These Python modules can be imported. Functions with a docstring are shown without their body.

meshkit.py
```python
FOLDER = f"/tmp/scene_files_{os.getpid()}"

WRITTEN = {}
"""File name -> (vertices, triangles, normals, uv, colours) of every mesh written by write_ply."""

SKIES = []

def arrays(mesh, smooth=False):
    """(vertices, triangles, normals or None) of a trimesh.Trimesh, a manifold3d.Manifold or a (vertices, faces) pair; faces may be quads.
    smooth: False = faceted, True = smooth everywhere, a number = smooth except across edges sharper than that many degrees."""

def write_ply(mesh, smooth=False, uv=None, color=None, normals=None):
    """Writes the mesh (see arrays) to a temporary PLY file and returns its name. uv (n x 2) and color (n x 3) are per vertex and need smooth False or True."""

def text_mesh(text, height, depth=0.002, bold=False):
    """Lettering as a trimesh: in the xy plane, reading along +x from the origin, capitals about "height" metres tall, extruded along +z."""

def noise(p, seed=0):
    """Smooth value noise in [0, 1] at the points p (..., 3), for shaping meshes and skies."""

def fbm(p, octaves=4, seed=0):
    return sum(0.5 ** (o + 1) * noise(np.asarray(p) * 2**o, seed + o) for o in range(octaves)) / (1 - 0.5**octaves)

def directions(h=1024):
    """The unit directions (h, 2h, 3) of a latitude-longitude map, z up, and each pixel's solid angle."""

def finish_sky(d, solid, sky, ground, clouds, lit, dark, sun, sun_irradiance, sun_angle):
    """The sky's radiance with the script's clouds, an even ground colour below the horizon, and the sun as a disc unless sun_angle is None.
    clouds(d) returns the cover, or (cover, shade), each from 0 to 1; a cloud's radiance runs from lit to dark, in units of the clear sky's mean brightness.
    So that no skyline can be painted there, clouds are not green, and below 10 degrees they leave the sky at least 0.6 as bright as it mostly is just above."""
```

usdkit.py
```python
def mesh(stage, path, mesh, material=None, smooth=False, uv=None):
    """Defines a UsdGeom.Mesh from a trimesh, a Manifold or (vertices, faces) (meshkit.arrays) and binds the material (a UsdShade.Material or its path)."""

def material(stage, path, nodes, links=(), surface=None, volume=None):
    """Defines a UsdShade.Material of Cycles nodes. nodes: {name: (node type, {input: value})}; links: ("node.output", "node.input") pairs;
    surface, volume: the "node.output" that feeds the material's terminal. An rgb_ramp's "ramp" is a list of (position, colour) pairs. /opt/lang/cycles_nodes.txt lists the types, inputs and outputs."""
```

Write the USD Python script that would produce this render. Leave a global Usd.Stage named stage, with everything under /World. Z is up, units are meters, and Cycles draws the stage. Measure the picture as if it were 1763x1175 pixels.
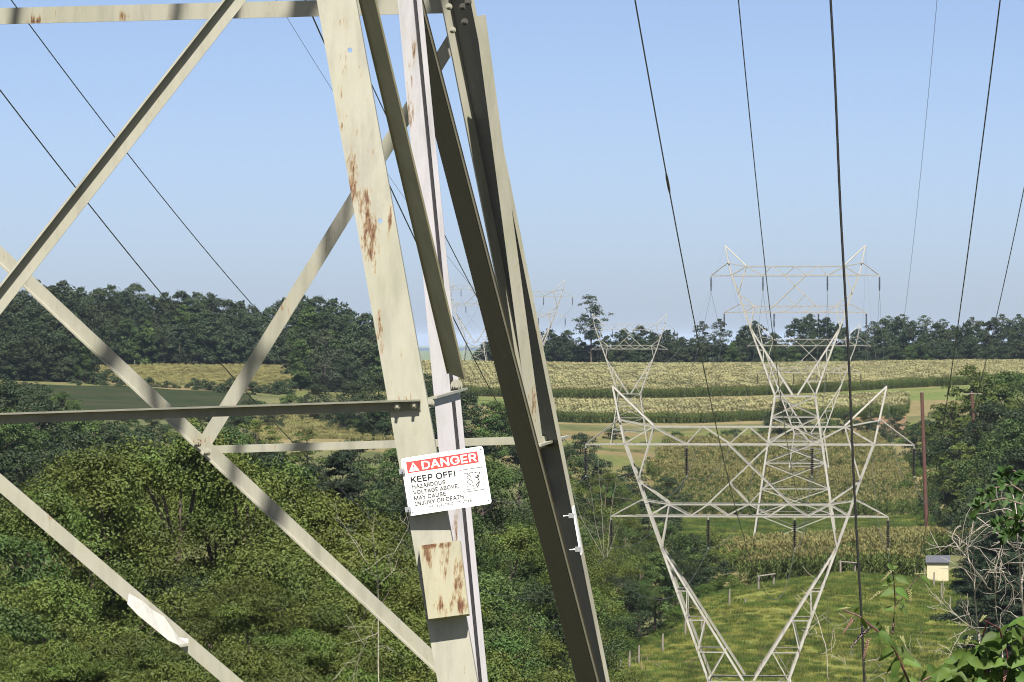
import math, random
import numpy as np
import trimesh, manifold3d
from scipy.interpolate import RBFInterpolator
from pxr import Usd, UsdGeom, UsdShade, UsdLux, Sdf, Gf, Vt
import usdkit, meshkit

stage = Usd.Stage.CreateInMemory()
UsdGeom.SetStageUpAxis(stage, UsdGeom.Tokens.z)
UsdGeom.SetStageMetersPerUnit(stage, 1.0)
UsdGeom.Xform.Define(stage, '/World')
UsdGeom.Scope.Define(stage, '/World/Looks')

# ------------------------------------------------------------------ camera, sky, sun, exposure
EYE = 40.0
FPX, CX, CY = 7500.0, 881.5, 587.5          # the photograph is 1763 px wide: a long lens, 13.4 degrees across
cam = UsdGeom.Camera.Define(stage, '/World/camera')
cam.CreateHorizontalApertureAttr(36.0)
cam.CreateVerticalApertureAttr(36.0 * 682 / 1024)
cam.CreateFocalLengthAttr(36.0 * FPX / 1763.0)
cam.CreateClippingRangeAttr(Gf.Vec2f(0.5, 60000.0))
cam.AddTranslateOp().Set(Gf.Vec3d(0, 0, EYE))
cam.AddRotateXYZOp().Set(Gf.Vec3f(90, 0, 0))
cam.CreateExposureAttr(1.45)

SUN_AZ, SUN_EL = math.radians(180 - 8), math.radians(58)     # azimuth from +y towards +x: behind the camera, to the right
sd = np.array([math.sin(SUN_AZ) * math.cos(SUN_EL), math.cos(SUN_AZ) * math.cos(SUN_EL), math.sin(SUN_EL)])
SKY_STRENGTH, SUN_INTENSITY = 0.055, 1.2
usdkit.material(stage, '/World/Looks/sky', {
    's': ('sky_texture', {'sky_type': 'single_scattering', 'sun_disc': False, 'sun_elevation': SUN_EL, 'sun_rotation': SUN_AZ,
                          'altitude': 150.0, 'air_density': 0.42, 'aerosol_density': 1.0, 'ozone_density': 3.0}),
    'wb': ('mix', {'mix_type': 'multiply', 'fac': 1.0, 'color2': (1.18, 1.07, 1.02)}),
    'b': ('background_shader', {'strength': SKY_STRENGTH})}, [('s.color', 'wb.color1'), ('wb.color', 'b.color')], surface='b.background')
dome = UsdLux.DomeLight.Define(stage, '/World/sky')
UsdShade.MaterialBindingAPI.Apply(dome.GetPrim()).Bind(UsdShade.Material.Get(stage, '/World/Looks/sky'))
dome.GetPrim().SetCustomDataByKey('kind', 'structure')
sun = UsdLux.DistantLight.Define(stage, '/World/sun')
sun.CreateIntensityAttr(SUN_INTENSITY); sun.CreateAngleAttr(0.53); sun.CreateNormalizeAttr(True)
sun.CreateColorAttr(Gf.Vec3f(1.0, 0.95, 0.86))
q = Gf.Rotation(Gf.Vec3d(0, 0, 1), Gf.Vec3d(*map(float, sd)))
sun.AddOrientOp(UsdGeom.XformOp.PrecisionDouble).Set(Gf.Quatd(q.GetQuat()))

# ------------------------------------------------------------------ helpers
def P(px, py, d):
    """World point seen at pixel (px, py) of the photograph at depth d."""
    return np.array([(px - CX) / FPX * d, d, EYE - (py - CY) / FPX * d])

used = {}
def free(parent, name):
    k = (parent, name); n = used.get(k, 0); used[k] = n + 1
    return f'{parent}/{name}' if n == 0 else f'{parent}/{name}_{n:03d}'

def tag(prim, label=None, cat=None, group=None, kind=None):
    p = prim.GetPrim() if hasattr(prim, 'GetPrim') else prim
    for k, v in (('label', label), ('category', cat), ('group', group), ('kind', kind)):
        if v: p.SetCustomDataByKey(k, v)
    return p

def thing(name, label=None, cat=None, group=None, loc=None, rz=0.0, scale=None, parent='/World', ref=None):
    x = UsdGeom.Xform.Define(stage, free(parent, name))
    if loc is not None: x.AddTranslateOp().Set(Gf.Vec3d(*map(float, loc)))
    if rz: x.AddRotateZOp().Set(float(rz))
    if scale is not None:
        s = (scale,) * 3 if np.ndim(scale) == 0 else scale
        x.AddScaleOp().Set(Gf.Vec3f(*map(float, s)))
    if ref:
        x.GetPrim().GetReferences().AddInternalReference(ref); x.GetPrim().SetInstanceable(True)
    tag(x, label, cat, group)
    return str(x.GetPath())

def obj(name, mesh, mat, parent='/World', smooth=False, label=None, cat=None, group=None, kind=None):
    path = free(parent, name)
    m = usdkit.mesh(stage, path, mesh, f'/World/Looks/{mat}', smooth=smooth)
    tag(m, label, cat, group, kind)
    return path

stage.CreateClassPrim('/World/Kinds')
def kind_root(name):
    p = f'/World/Kinds/{name}'
    UsdGeom.Xform.Define(stage, p)
    return p

def unit(v):
    v = np.asarray(v, float); return v / max(np.linalg.norm(v), 1e-12)

def cat_mesh(parts):
    V, F, n = [], [], 0
    for v, f in parts:
        V.append(v); F.append(np.asarray(f) + n); n += len(v)
    return np.vstack(V), np.vstack(F)

def prism(p0, p1, poly0, poly1, u, v):
    """Straight bar from p0 to p1 with the (convex or not) section poly in the axes u, v."""
    from shapely.geometry import Polygon
    k = len(poly0)
    a = np.array([p0 + x * u + y * v for x, y in poly0]); b = np.array([p1 + x * u + y * v for x, y in poly1])
    V = np.vstack([a, b]); F = []
    for i in range(k):
        j = (i + 1) % k
        F += [(i, j, k + j), (i, k + j, k + i)]
    tv, tf = trimesh.creation.triangulate_polygon(Polygon(poly0), engine='earcut')
    idx = [int(np.argmin(((np.array(poly0) - t) ** 2).sum(1))) for t in tv]
    for t in tf:
        t = [idx[i] for i in t]
        F += [(t[0], t[1], t[2]), (k + t[2], k + t[1], k + t[0])]
    m = trimesh.Trimesh(V, np.array(F), process=False)
    trimesh.repair.fix_normals(m)
    return m

def lbar(p0, p1, w, t, e1, e2):
    """Steel angle: heel along p0-p1, flanges of width w and thickness t along e1 and e2."""
    p0, p1 = np.asarray(p0, float), np.asarray(p1, float)
    a = unit(p1 - p0); e1 = unit(e1 - a * np.dot(e1, a)); c = np.cross(a, e1)
    e2 = c if np.dot(c, e2) > 0 else -c
    poly = [(0, 0), (w, 0), (w, t), (t, t), (t, w), (0, w)]
    a6 = np.array([p0 + x * e1 + y * e2 for x, y in poly]); b6 = np.array([p1 + x * e1 + y * e2 for x, y in poly])
    F = []
    for i in range(6):
        j = (i + 1) % 6; F += [(i, j, 6 + j), (i, 6 + j, 6 + i)]
    F += [(0, 2, 1), (0, 3, 2), (0, 4, 3), (0, 5, 4)] + [(6, 7, 8), (6, 8, 9), (6, 9, 10), (6, 10, 11)]
    F = np.array(F)
    if np.dot(np.cross(e1, e2), a) < 0: F = F[:, ::-1]
    return np.vstack([a6, b6]), F

def tube(pts, radii, n=6, cap=True):
    pts = np.asarray(pts, float); m = len(pts)
    radii = np.broadcast_to(np.asarray(radii, float), m)
    tan = np.gradient(pts, axis=0); tan /= np.maximum(np.linalg.norm(tan, axis=1, keepdims=True), 1e-12)
    ref = np.array([0, 0, 1.0]) if abs(tan[0][2]) < 0.9 else np.array([1.0, 0, 0])
    V = []
    for i in range(m):
        s = unit(np.cross(tan[i], ref)); c = np.cross(s, tan[i])
        for k in range(n):
            an = 2 * math.pi * k / n
            V.append(pts[i] + radii[i] * (math.cos(an) * s + math.sin(an) * c))
    F = []
    for i in range(m - 1):
        for k in range(n):
            k2 = (k + 1) % n
            F += [(i * n + k, i * n + k2, (i + 1) * n + k2), (i * n + k, (i + 1) * n + k2, (i + 1) * n + k)]
    V = np.array(V); F = np.array(F)[:, ::-1]
    if cap:
        c0, c1 = len(V), len(V) + 1
        V = np.vstack([V, pts[0], pts[-1]])
        cf = []
        for k in range(n):
            k2 = (k + 1) % n
            cf += [(c0, k, k2), (c1, (m - 1) * n + k2, (m - 1) * n + k)]
        F = np.vstack([F, np.array(cf)])
    return V, F

def boxm(center, size):
    m = trimesh.creation.box(size); m.apply_translation(center); return np.array(m.vertices), np.array(m.faces)

def blades(rng, c, nrm, size, aspect=0.55, fold=0.12):
    """One leaf-sized rhombus of two folded triangles at every centre."""
    n = len(c)
    nrm = nrm / np.linalg.norm(nrm, axis=1, keepdims=True)
    r = rng.normal(size=(n, 3)); a = np.cross(nrm, r); a /= np.maximum(np.linalg.norm(a, axis=1, keepdims=True), 1e-9)
    b = np.cross(nrm, a)
    L = (size * rng.uniform(0.7, 1.3, n))[:, None]; W = L * aspect
    V = np.stack([c - a * L / 2, c + b * W / 2 + nrm * L * fold, c + a * L / 2, c - b * W / 2 + nrm * L * fold], 1).reshape(-1, 3)
    i = np.arange(n)[:, None] * 4
    F = np.hstack([i, i + 1, i + 2, i, i + 2, i + 3]).reshape(-1, 3)
    return V, F

# ------------------------------------------------------------------ materials
def mat(name, nodes, links, surface='p.BSDF', volume=None):
    return usdkit.material(stage, f'/World/Looks/{name}', nodes, links, surface=surface, volume=volume)

def plain(name, col, rough=0.6, noise=0.15, scale=8.0, metallic=0.0, spec=0.4):
    c = np.array(col)
    mat(name, {'g': ('texture_coordinate', {}), 'n': ('noise_texture', {'scale': scale, 'detail': 5.0, 'roughness': 0.6}),
               'r': ('rgb_ramp', {'ramp': [(0.25, tuple(c * (1 - noise))), (0.75, tuple(np.minimum(c * (1 + noise), 1)))]}),
               'p': ('principled_bsdf', {'roughness': rough, 'metallic': metallic, 'specular_ior_level': spec})},
        [('g.object', 'n.vector'), ('n.fac', 'r.fac'), ('r.color', 'p.base_color')])

def leafmat(name, dark, light, odd=None, oddshare=0.0, trans=0.35, clump=0.6, hue=0.85, var=0.36):
    """Leaves: tone varies leaf by leaf, by clump and by tree."""
    d, l = np.array(dark), np.array(light)
    ramp = [(0.0, tuple(d)), (0.5, tuple((d + l) / 2)), (0.9 - oddshare, tuple(l))]
    if odd is not None: ramp += [(max(0.905 - oddshare, 0.5), tuple(odd)), (1.0, tuple(odd))]
    else: ramp += [(1.0, tuple(l * 1.1))]
    mat(name, {'geo': ('geometry', {}), 'oi': ('object_info', {}),
               'n': ('noise_texture', {'scale': clump, 'detail': 2.0}),
               'isl': ('math', {'math_type': 'multiply_add', 'value2': 0.95, 'value3': 0.0}),
               'r': ('rgb_ramp', {'ramp': ramp}),
               'nm': ('map_range', {'from_min': 0.3, 'from_max': 0.7, 'to_min': 1 - var, 'to_max': 1 + var}),
               'om': ('map_range', {'from_min': 0.0, 'from_max': 1.0, 'to_min': 0.8, 'to_max': 1.2}),
               'mm': ('math', {'math_type': 'multiply'}), 
               'h': ('hsv', {}), 'n3': ('noise_texture', {'scale': clump * 0.9, 'detail': 3.0, 'roughness': 0.6}), 'ofs': ('mapping', {'location': (37.0, 11.0, 5.0)}),
               'hr': ('rgb_ramp', {'ramp': [(0.34, (0.72, 1.0, 0.85)), (0.5, (1.0, 1.0, 1.0)), (0.66, (1.14, 1.04, 0.88))]}), 'ht': ('mix', {'mix_type': 'multiply', 'fac': hue}),
               'p': ('principled_bsdf', {'roughness': 0.6, 'specular_ior_level': 0.25}),
               't': ('translucent_bsdf', {}), 'mx': ('mix_closure', {'fac': trans})},
        [('geo.position', 'n.vector'), ('geo.random_per_island', 'isl.value1'), ('isl.value', 'r.fac'),
         ('n.fac', 'nm.value'), ('oi.random', 'om.value'), ('nm.result', 'mm.value1'), ('om.result', 'mm.value2'),
         ('geo.position', 'ofs.vector'), ('ofs.vector', 'n3.vector'), ('n3.fac', 'hr.fac'), ('r.color', 'ht.color1'), ('hr.color', 'ht.color2'), ('ht.color', 'h.color'), ('mm.value', 'h.value'), ('h.color', 'p.base_color'), ('h.color', 't.color'),
         ('p.BSDF', 'mx.closure1'), ('t.BSDF', 'mx.closure2')], surface='mx.closure')

def groundmat(name, cols, scale, scale2=0.05, rough=0.9, bump=0.3):
    c = [tuple(x) for x in cols]
    mat(name, {'geo': ('geometry', {}), 'n': ('noise_texture', {'scale': scale, 'detail': 6.0, 'roughness': 0.65}),
               'n2': ('noise_texture', {'scale': scale2, 'detail': 4.0, 'roughness': 0.6}),
               'r': ('rgb_ramp', {'ramp': [(0.3, c[0]), (0.7, c[1])]}), 'r2': ('rgb_ramp', {'ramp': [(0.42, (0, 0, 0)), (0.62, (1, 1, 1))]}),
               'mx': ('mix', {'color2': c[2]}), 'b': ('bump', {'strength': bump, 'distance': 0.2}),
               'p': ('principled_bsdf', {'roughness': rough, 'specular_ior_level': 0.1})},
        [('geo.position', 'n.vector'), ('geo.position', 'n2.vector'), ('n.fac', 'r.fac'), ('n2.fac', 'r2.fac'), ('r2.color', 'mx.fac'),
         ('r.color', 'mx.color1'), ('mx.color', 'p.base_color'), ('n.fac', 'b.height'), ('b.normal', 'p.normal')])

def steel(name, base, rustspots=(), rust_amount=0.5, streak=1.0, algae=0.0):
    """Weathered paint with streaks; rustspots: (centre, radius, threshold) patches of rust that sit at fixed places on the steel."""
    b = np.array(base)
    nodes = {'geo': ('geometry', {}),
             'm1': ('mapping', {'scale': (14.0 * streak, 14.0 * streak, 2.2 * streak)}),
             'n1': ('noise_texture', {'scale': 1.0, 'detail': 6.0, 'roughness': 0.65}),
             'n2': ('noise_texture', {'scale': 3.0 * streak, 'detail': 4.0}),
             'm3': ('mapping', {'scale': (62.0 * streak, 62.0 * streak, 9.0 * streak)}),
             'n3': ('noise_texture', {'scale': 1.0, 'detail': 8.0, 'roughness': 0.72}),
             'r1': ('rgb_ramp', {'ramp': [(0.28, tuple(b * 0.76)), (0.52, tuple(b)), (0.75, tuple(np.minimum(b * 1.1, 1)))]}),
             'r2': ('rgb_ramp', {'ramp': [(0.45, (0, 0, 0)), (0.75, (1, 1, 1))]}),
             'al': ('mix', {'color2': tuple(b * np.array([0.72, 0.78, 0.55]))}),
             'alf': ('math', {'math_type': 'multiply', 'value2': 0.35 + algae}),
             'rr': ('rgb_ramp', {'ramp': [(0.30, (0.032, 0.011, 0.006)), (0.5, (0.078, 0.030, 0.012)), (0.7, (0.15, 0.085, 0.036))]}),
             'r3': ('rgb_ramp', {'ramp': [(0.64 - 0.1 * rust_amount, (0, 0, 0)), (0.78 - 0.1 * rust_amount, (1, 1, 1))]}),
             'mr': ('mix', {}), 'bp': ('bump', {'strength': 0.12, 'distance': 0.01}), 'm4': ('mapping', {'scale': (90.0 * streak, 90.0 * streak, 40.0 * streak)}), 'n4': ('noise_texture', {'scale': 1.0, 'detail': 5.0, 'roughness': 0.7}),
             'halo': ('rgb_ramp', {'ramp': [(0.60 - 0.1 * rust_amount, (0, 0, 0)), (0.76 - 0.1 * rust_amount, (1, 1, 1))]}), 'hm': ('mix', {'color2': (0.27, 0.2, 0.09)}), 'hf': ('math', {'math_type': 'multiply', 'value2': 0.75}),
             'p': ('principled_bsdf', {'roughness': 0.5, 'specular_ior_level': 0.35})}
    links = [('geo.position', 'm1.vector'), ('m1.vector', 'n1.vector'), ('geo.position', 'n2.vector'), ('geo.position', 'm3.vector'), ('m3.vector', 'n3.vector'),
             ('n1.fac', 'r1.fac'), ('n2.fac', 'r2.fac'), ('r2.color', 'alf.value1'), ('alf.value', 'al.fac'), ('r1.color', 'al.color1'),
             ('n4.fac', 'rr.fac'), ('al.color', 'hm.color1'), ('hm.color', 'mr.color1'), ('halo.color', 'hf.value1'), ('hf.value', 'hm.fac'), ('geo.position', 'm4.vector'), ('m4.vector', 'n4.vector'), ('rr.color', 'mr.color2'), ('mr.color', 'p.base_color'), ('n3.fac', 'bp.height'), ('bp.normal', 'p.normal')]
    # rust = noise + sum of spots
    prev = 'n3.fac'
    for i, (c, rad, gain) in enumerate(rustspots):
        nodes[f'sub{i}'] = ('mapping', {'location': tuple(-np.array(c) / np.array(rad)), 'scale': tuple(1 / np.array(rad))})
        nodes[f'gr{i}'] = ('gradient_texture', {'gradient_type': 'spherical'})
        nodes[f'ad{i}'] = ('math', {'math_type': 'multiply_add', 'value2': gain})
        links += [('geo.position', f'sub{i}.vector'), (f'sub{i}.vector', f'gr{i}.vector'), (f'gr{i}.fac', f'ad{i}.value1'), (prev, f'ad{i}.value3')]
        prev = f'ad{i}.value'
    links += [(prev, 'halo.fac'), (prev, 'r3.fac'), ('r3.color', 'mr.fac')]
    mat(name, nodes, links)

CREAM = (0.248, 0.241, 0.197)
def rs(px, py, d, rx, ry, gain): return (P(px, py, d), (rx * d / FPX, 1.2, ry * 1.25 * d / FPX), gain * 0.74)
steel('cream_paint', CREAM, [rs(608, 300, 18.4, 16, 75, 0.40), rs(632, 375, 18.4, 18, 70, 0.42), rs(645, 430, 18.4, 14, 50, 0.3), rs(672, 380, 18.4, 9, 60, .3),
                             rs(652, 580, 18.2, 9, 90, 0.30), rs(888, 470, 23.6, 14, 60, 0.36), rs(900, 545, 23.6, 10, 45, 0.45), rs(917, 705, 24, 12, 40, 0.38),
                             rs(58, 36, 24.7, 22, 12, 0.42), rs(212, 27, 24.7, 12, 12, 0.3), rs(480, 520, 24.7, 26, 40, .26), rs(70, 895, 18, 20, 12, .3), rs(700, 690, 18.25, 40, 14, .22), rs(590, 150, 18.5, 10, 130, .2), rs(350, 760, 24.7, 26, 18, .22), rs(925, 640, 24.4, 12, 110, .24), rs(560, 420, 24.7, 14, 30, .2)], 0.08)
steel('cover_paint', (0.265, 0.25, 0.18), [rs(735, 955, 18, 16, 30, .42), rs(765, 960, 18, 14, 60, 0.27), rs(790, 1010, 18, 16, 55, .36), rs(760, 1045, 18, 30, 25, 0.3), rs(745, 940, 18, 45, 7, .3), rs(797, 1045, 18, 12, 16, .4)], 0.1)
steel('white_paint', (0.335, 0.325, 0.345), [rs(707, 180, 20.5, 14, 70, 0.28), rs(712, 90, 20.5, 10, 60, 0.2), rs(785, 915, 20.5, 8, 50, 0.34)], 0.0)
steel('olive_paint', (0.18, 0.165, 0.105), [], 0.0, algae=0.2)
steel('brown_shade_paint', (0.042, 0.033, 0.021), [], 0.0)  # colour stands in for shade on the turned face of the long brace
steel('grey_shade_paint', (0.15, 0.145, 0.12), [], 0.0)  # darkened so the colour carries shade on the front level strut
steel('dull_paint', (0.055, 0.053, 0.046), [], 0.0)  # shade put into the colour of the far right leg's inner face
steel('tower_steel', (0.245, 0.238, 0.215), [], 0.34, streak=0.35)
plain('peeling_white', (0.40, 0.395, 0.375), 0.5, 0.12, 40)
plain('galvanised', (0.315, 0.322, 0.329), 0.4, 0.15, 60, metallic=0.5)
plain('sign_white', (0.72, 0.72, 0.71), 0.4, 0.05, 14)
plain('sign_red', (0.72, 0.055, 0.05), 0.4, 0.04, 20)
plain('sign_black', (0.014, 0.014, 0.014), 0.5, 0.1, 30)
plain('sign_grey', (0.045, 0.045, 0.045), 0.5, 0.1, 30)
plain('conductor', (0.035, 0.035, 0.037), 0.5, 0.1, 3)
plain('shield_wire', (0.10, 0.10, 0.11), 0.5, 0.1, 3)
plain('porcelain', (0.016, 0.012, 0.012), 0.25, 0.2, 6)
plain('black_cable', (0.012, 0.012, 0.012), 0.6, 0.1, 40)
plain('pole_wood', (0.068, 0.03, 0.022), 0.85, 0.3, 3)
plain('post_wood', (0.168, 0.15, 0.126), 0.9, 0.25, 6)
plain('bark', (0.085, 0.065, 0.05), 0.95, 0.35, 4)
plain('pale_bark', (0.2, 0.18, 0.155), 0.95, 0.25, 6)
plain('dead_wood', (0.24, 0.215, 0.18), 0.9, 0.25, 30)
plain('brown_twig', (0.14, 0.10, 0.08), 0.9, 0.25, 30)
plain('shed_wall', (0.40, 0.365, 0.245), 0.7, 0.08, 3)
plain('shed_roof', (0.07, 0.073, 0.087), 0.5, 0.1, 4)
plain('poke_stem', (0.075, 0.025, 0.026), 0.5, 0.25, 30)
plain('berry_green', (0.15, 0.16, 0.055), 0.4, 0.35, 40)
plain('berry_pink', (0.17, 0.09, 0.07), 0.4, 0.3, 40)
plain('berry_black', (0.012, 0.006, 0.012), 0.25, 0.3, 40)
plain('dirt', (0.30, 0.15, 0.09), 0.95, 0.25, 2)
leafmat('poke_leaf', (0.065, 0.11, 0.02), (0.15, 0.205, 0.04), None, 0, 0.4, 9.0)
leafmat('locust_leaf', (0.038, 0.075, 0.018), (0.075, 0.125, 0.03), None, 0, 0.4, 9.0)
leafmat('leaf_olive', (0.068, 0.09, 0.018), (0.275, 0.30, 0.07), (0.276, 0.2024, 0.0276), 0.0, 0.22, 0.5)
leafmat('leaf_yellowing', (0.068, 0.084, 0.016), (0.262, 0.268, 0.056), (0.40, 0.25, 0.025), 0.08, 0.22, 0.5)
leafmat('leaf_green', (0.045, 0.074, 0.019), (0.195, 0.245, 0.06), None, 0, 0.22, 0.5)
leafmat('leaf_deep', (0.027, 0.0424, 0.017), (0.1025, 0.1346, 0.0468), None, 0, 0.25, 0.4)
leafmat('leaf_far', (0.028, 0.042, 0.018), (0.064, 0.080, 0.030), None, 0, 0.25, 0.12)
leafmat('leaf_grey', (0.045, 0.058, 0.035), (0.085, 0.098, 0.06), None, 0, 0.25, 0.12)
leafmat('leaf_cedar', (0.016, 0.028, 0.014), (0.035, 0.052, 0.024), None, 0, 0.15, 0.4)
leafmat('leaf_weed', (0.056, 0.088, 0.0144), (0.112, 0.136, 0.028), (0.192, 0.16, 0.048), 0.05, 0.3, 0.3)
leafmat('grass_blade', (0.165, 0.172, 0.040), (0.27, 0.262, 0.074), (0.30, 0.265, 0.12), 0.1, 0.3, 0.12, 0.25, 0.14)
leafmat('corn_leaf', (0.075, 0.102, 0.026), (0.14, 0.155, 0.046), (0.25, 0.215, 0.085), 0.18, 0.3, 0.06, 0.25, 0.14)
leafmat('corn_tassel', (0.20, 0.185, 0.072), (0.30, 0.265, 0.11), None, 0, 0.3, 0.06, 0.25, 0.14)
groundmat('pasture_soil', [(0.092, 0.103, 0.025), (0.112, 0.12, 0.031), (0.108, 0.114, 0.032)], 1.2, 0.05)
groundmat('meadow_soil', [(0.0525, 0.0805, 0.021), (0.077, 0.1015, 0.028), (0.098, 0.105, 0.0385)], 0.9, 0.05)
groundmat('field_soil', [(0.084, 0.0735, 0.035), (0.126, 0.1085, 0.0525), (0.14, 0.1155, 0.056)], 0.8, 0.04)
groundmat('floor_soil', [(0.035, 0.04, 0.018), (0.07, 0.08, 0.03), (0.09, 0.09, 0.04)], 0.7, 0.06)
groundmat('brush_soil', [(0.045, 0.06, 0.0165), (0.0975, 0.105, 0.0338), (0.12, 0.09, 0.045)], 0.5, 0.05)
groundmat('bean_soil', [(0.0084, 0.0168, 0.0054), (0.0216, 0.0288, 0.009), (0.0252, 0.0264, 0.0108)], 0.25, 0.03)
groundmat('dirt_soil', [(0.0935, 0.066, 0.0358), (0.1265, 0.0908, 0.0495), (0.1155, 0.0715, 0.044)], 0.6, 0.05)
groundmat('hill_cover', [(0.016, 0.03, 0.036), (0.022, 0.036, 0.042), (0.026, 0.04, 0.046)], 0.02, 0.002, bump=0.0)  # blue of the distant haze mixed into the hill colour

# ------------------------------------------------------------------ terrain
ctl = [(0, 0, -1.7), (-6, 10, -2.0), (6, 10, -2.1), (0, 20, -2.5), (-8, 20, -2.5), (8, 20, -2.9), (-8, 26, -3.2), (4, 26, -3.6), (0, 40, -8), (25, 40, -9), (-25, 40, -8),
       (0, 80, -19), (30, 80, -19), (-30, 80, -18), (0, 130, -28), (-35, 130, -27), (35, 130, -27), (-20, 200, -32), (10, 200, -32), (32, 200, -30), (55, 200, -25),
       (0, -60, -1), (70, -60, -1), (-70, -60, -1), (70, 20, -5), (-70, 20, -4), (-80, 130, -22), (90, 130, -20), (-80, 250, -24), (80, 260, -20),
       (14, 255, -28.5), (0, 255, -33), (-20, 255, -31), (0, 330, -31), (5, 400, -28), (-20, 330, -28), (36, 262, -27), (22, 262, -26.5)]
ctl += [(*P(a, b, c)[:2], P(a, b, c)[2] - EYE) for a, b, c in [
    (1060, 1180, 285), (1500, 1180, 287), (1650, 1165, 295), (1300, 1110, 305), (1500, 1060, 330), (1100, 1142, 300), (1183, 1092, 312), (1256, 1042, 328), (1320, 1010, 350), (1462, 986, 372), (1566, 974, 398),
    (1400, 1040, 335), (1600, 1006, 384), (1640, 1022, 386), (1710, 1035, 380), (1650, 1092, 330), (1900, 1060, 330), (1900, 960, 400), (1200, 1010, 400), (1240, 985, 400),
    (1300, 962, 440), (1500, 955, 440), (1700, 955, 440), (1300, 952, 500), (1500, 945, 500), (1300, 928, 550), (1600, 922, 550), (1800, 910, 540), (1200, 932, 540),
    (1200, 893, 620), (1400, 890, 622), (1600, 888, 622), (1200, 832, 690), (1500, 825, 690), (1200, 775, 760), (1400, 768, 760), (1600, 765, 760), (1850, 770, 700), (2000, 760, 760),
    (1000, 742, 802), (1300, 738, 802), (1600, 725, 802), (1000, 730, 815), (1300, 728, 815), (1600, 715, 815), (1000, 706, 870), (1300, 704, 870), (1600, 690, 870),
    (1000, 690, 920), (1300, 684, 920), (1600, 668, 920), (1850, 655, 920), (950, 642, 1150), (1300, 641, 1150), (1600, 636, 1150), (1900, 634, 1150), (2300, 640, 1150), (2200, 690, 900),
    (1000, 655, 1040), (1500, 650, 1040),
    (0, 880, 450), (300, 890, 450), (600, 960, 450), (900, 1010, 450), (1100, 1010, 450), (-300, 850, 450), (560, 758, 650), (850, 775, 650), (1000, 800, 650), (500, 718, 760), (860, 748, 760), (1000, 768, 760),
    (250, 760, 650), (250, 703, 720), (250, 668, 850), (60, 690, 760), (50, 660, 870), (-200, 680, 800), (300, 662, 950), (600, 672, 950), (840, 672, 950), (300, 634, 1100), (600, 636, 1100), (840, 638, 1120), (0, 645, 1050), (-300, 640, 1050), (50, 652, 950)]]
ctl += [(-150, 1300, -11), (100, 1300, -12), (300, 1300, -11), (-300, 1000, -10), (0, 1700, -30), (300, 1700, -28), (-300, 1700, -28)]
ctl = np.array(ctl, float)
rbf = RBFInterpolator(ctl[:, :2] / 100, ctl[:, 2], kernel='linear', neighbors=40, smoothing=0.002)
def height(x, y):
    """Ground height (world z) at world x, y."""
    x, y = np.broadcast_arrays(np.asarray(x, float), np.asarray(y, float)); shp = x.shape
    pts = np.stack([x.ravel(), y.ravel()], 1); r = np.hypot(pts[:, 0], pts[:, 1])
    near = rbf(np.clip(pts, [-350, -120], [400, 1700]) / 100)
    far = -34 - 8 * np.sin(pts[:, 0] / 900 + 1) * np.cos(pts[:, 1] / 1300)
    w = np.clip((r - 1250) / 500, 0, 1); w = w * w * (3 - 2 * w)
    z = near * (1 - w) + far * w
    z += 0.12 * np.sin(pts[:, 0] * 0.31 + 0.7 * np.sin(pts[:, 1] * 0.11)) * np.sin(pts[:, 1] * 0.17) * np.clip((r - 60) / 100, 0, 1)
    return (z + EYE).reshape(shp)
def H1(x, y): return float(height(np.array([x]), np.array([y]))[0])
def pxx(px, d): return (px - CX) / FPX * d
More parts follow.
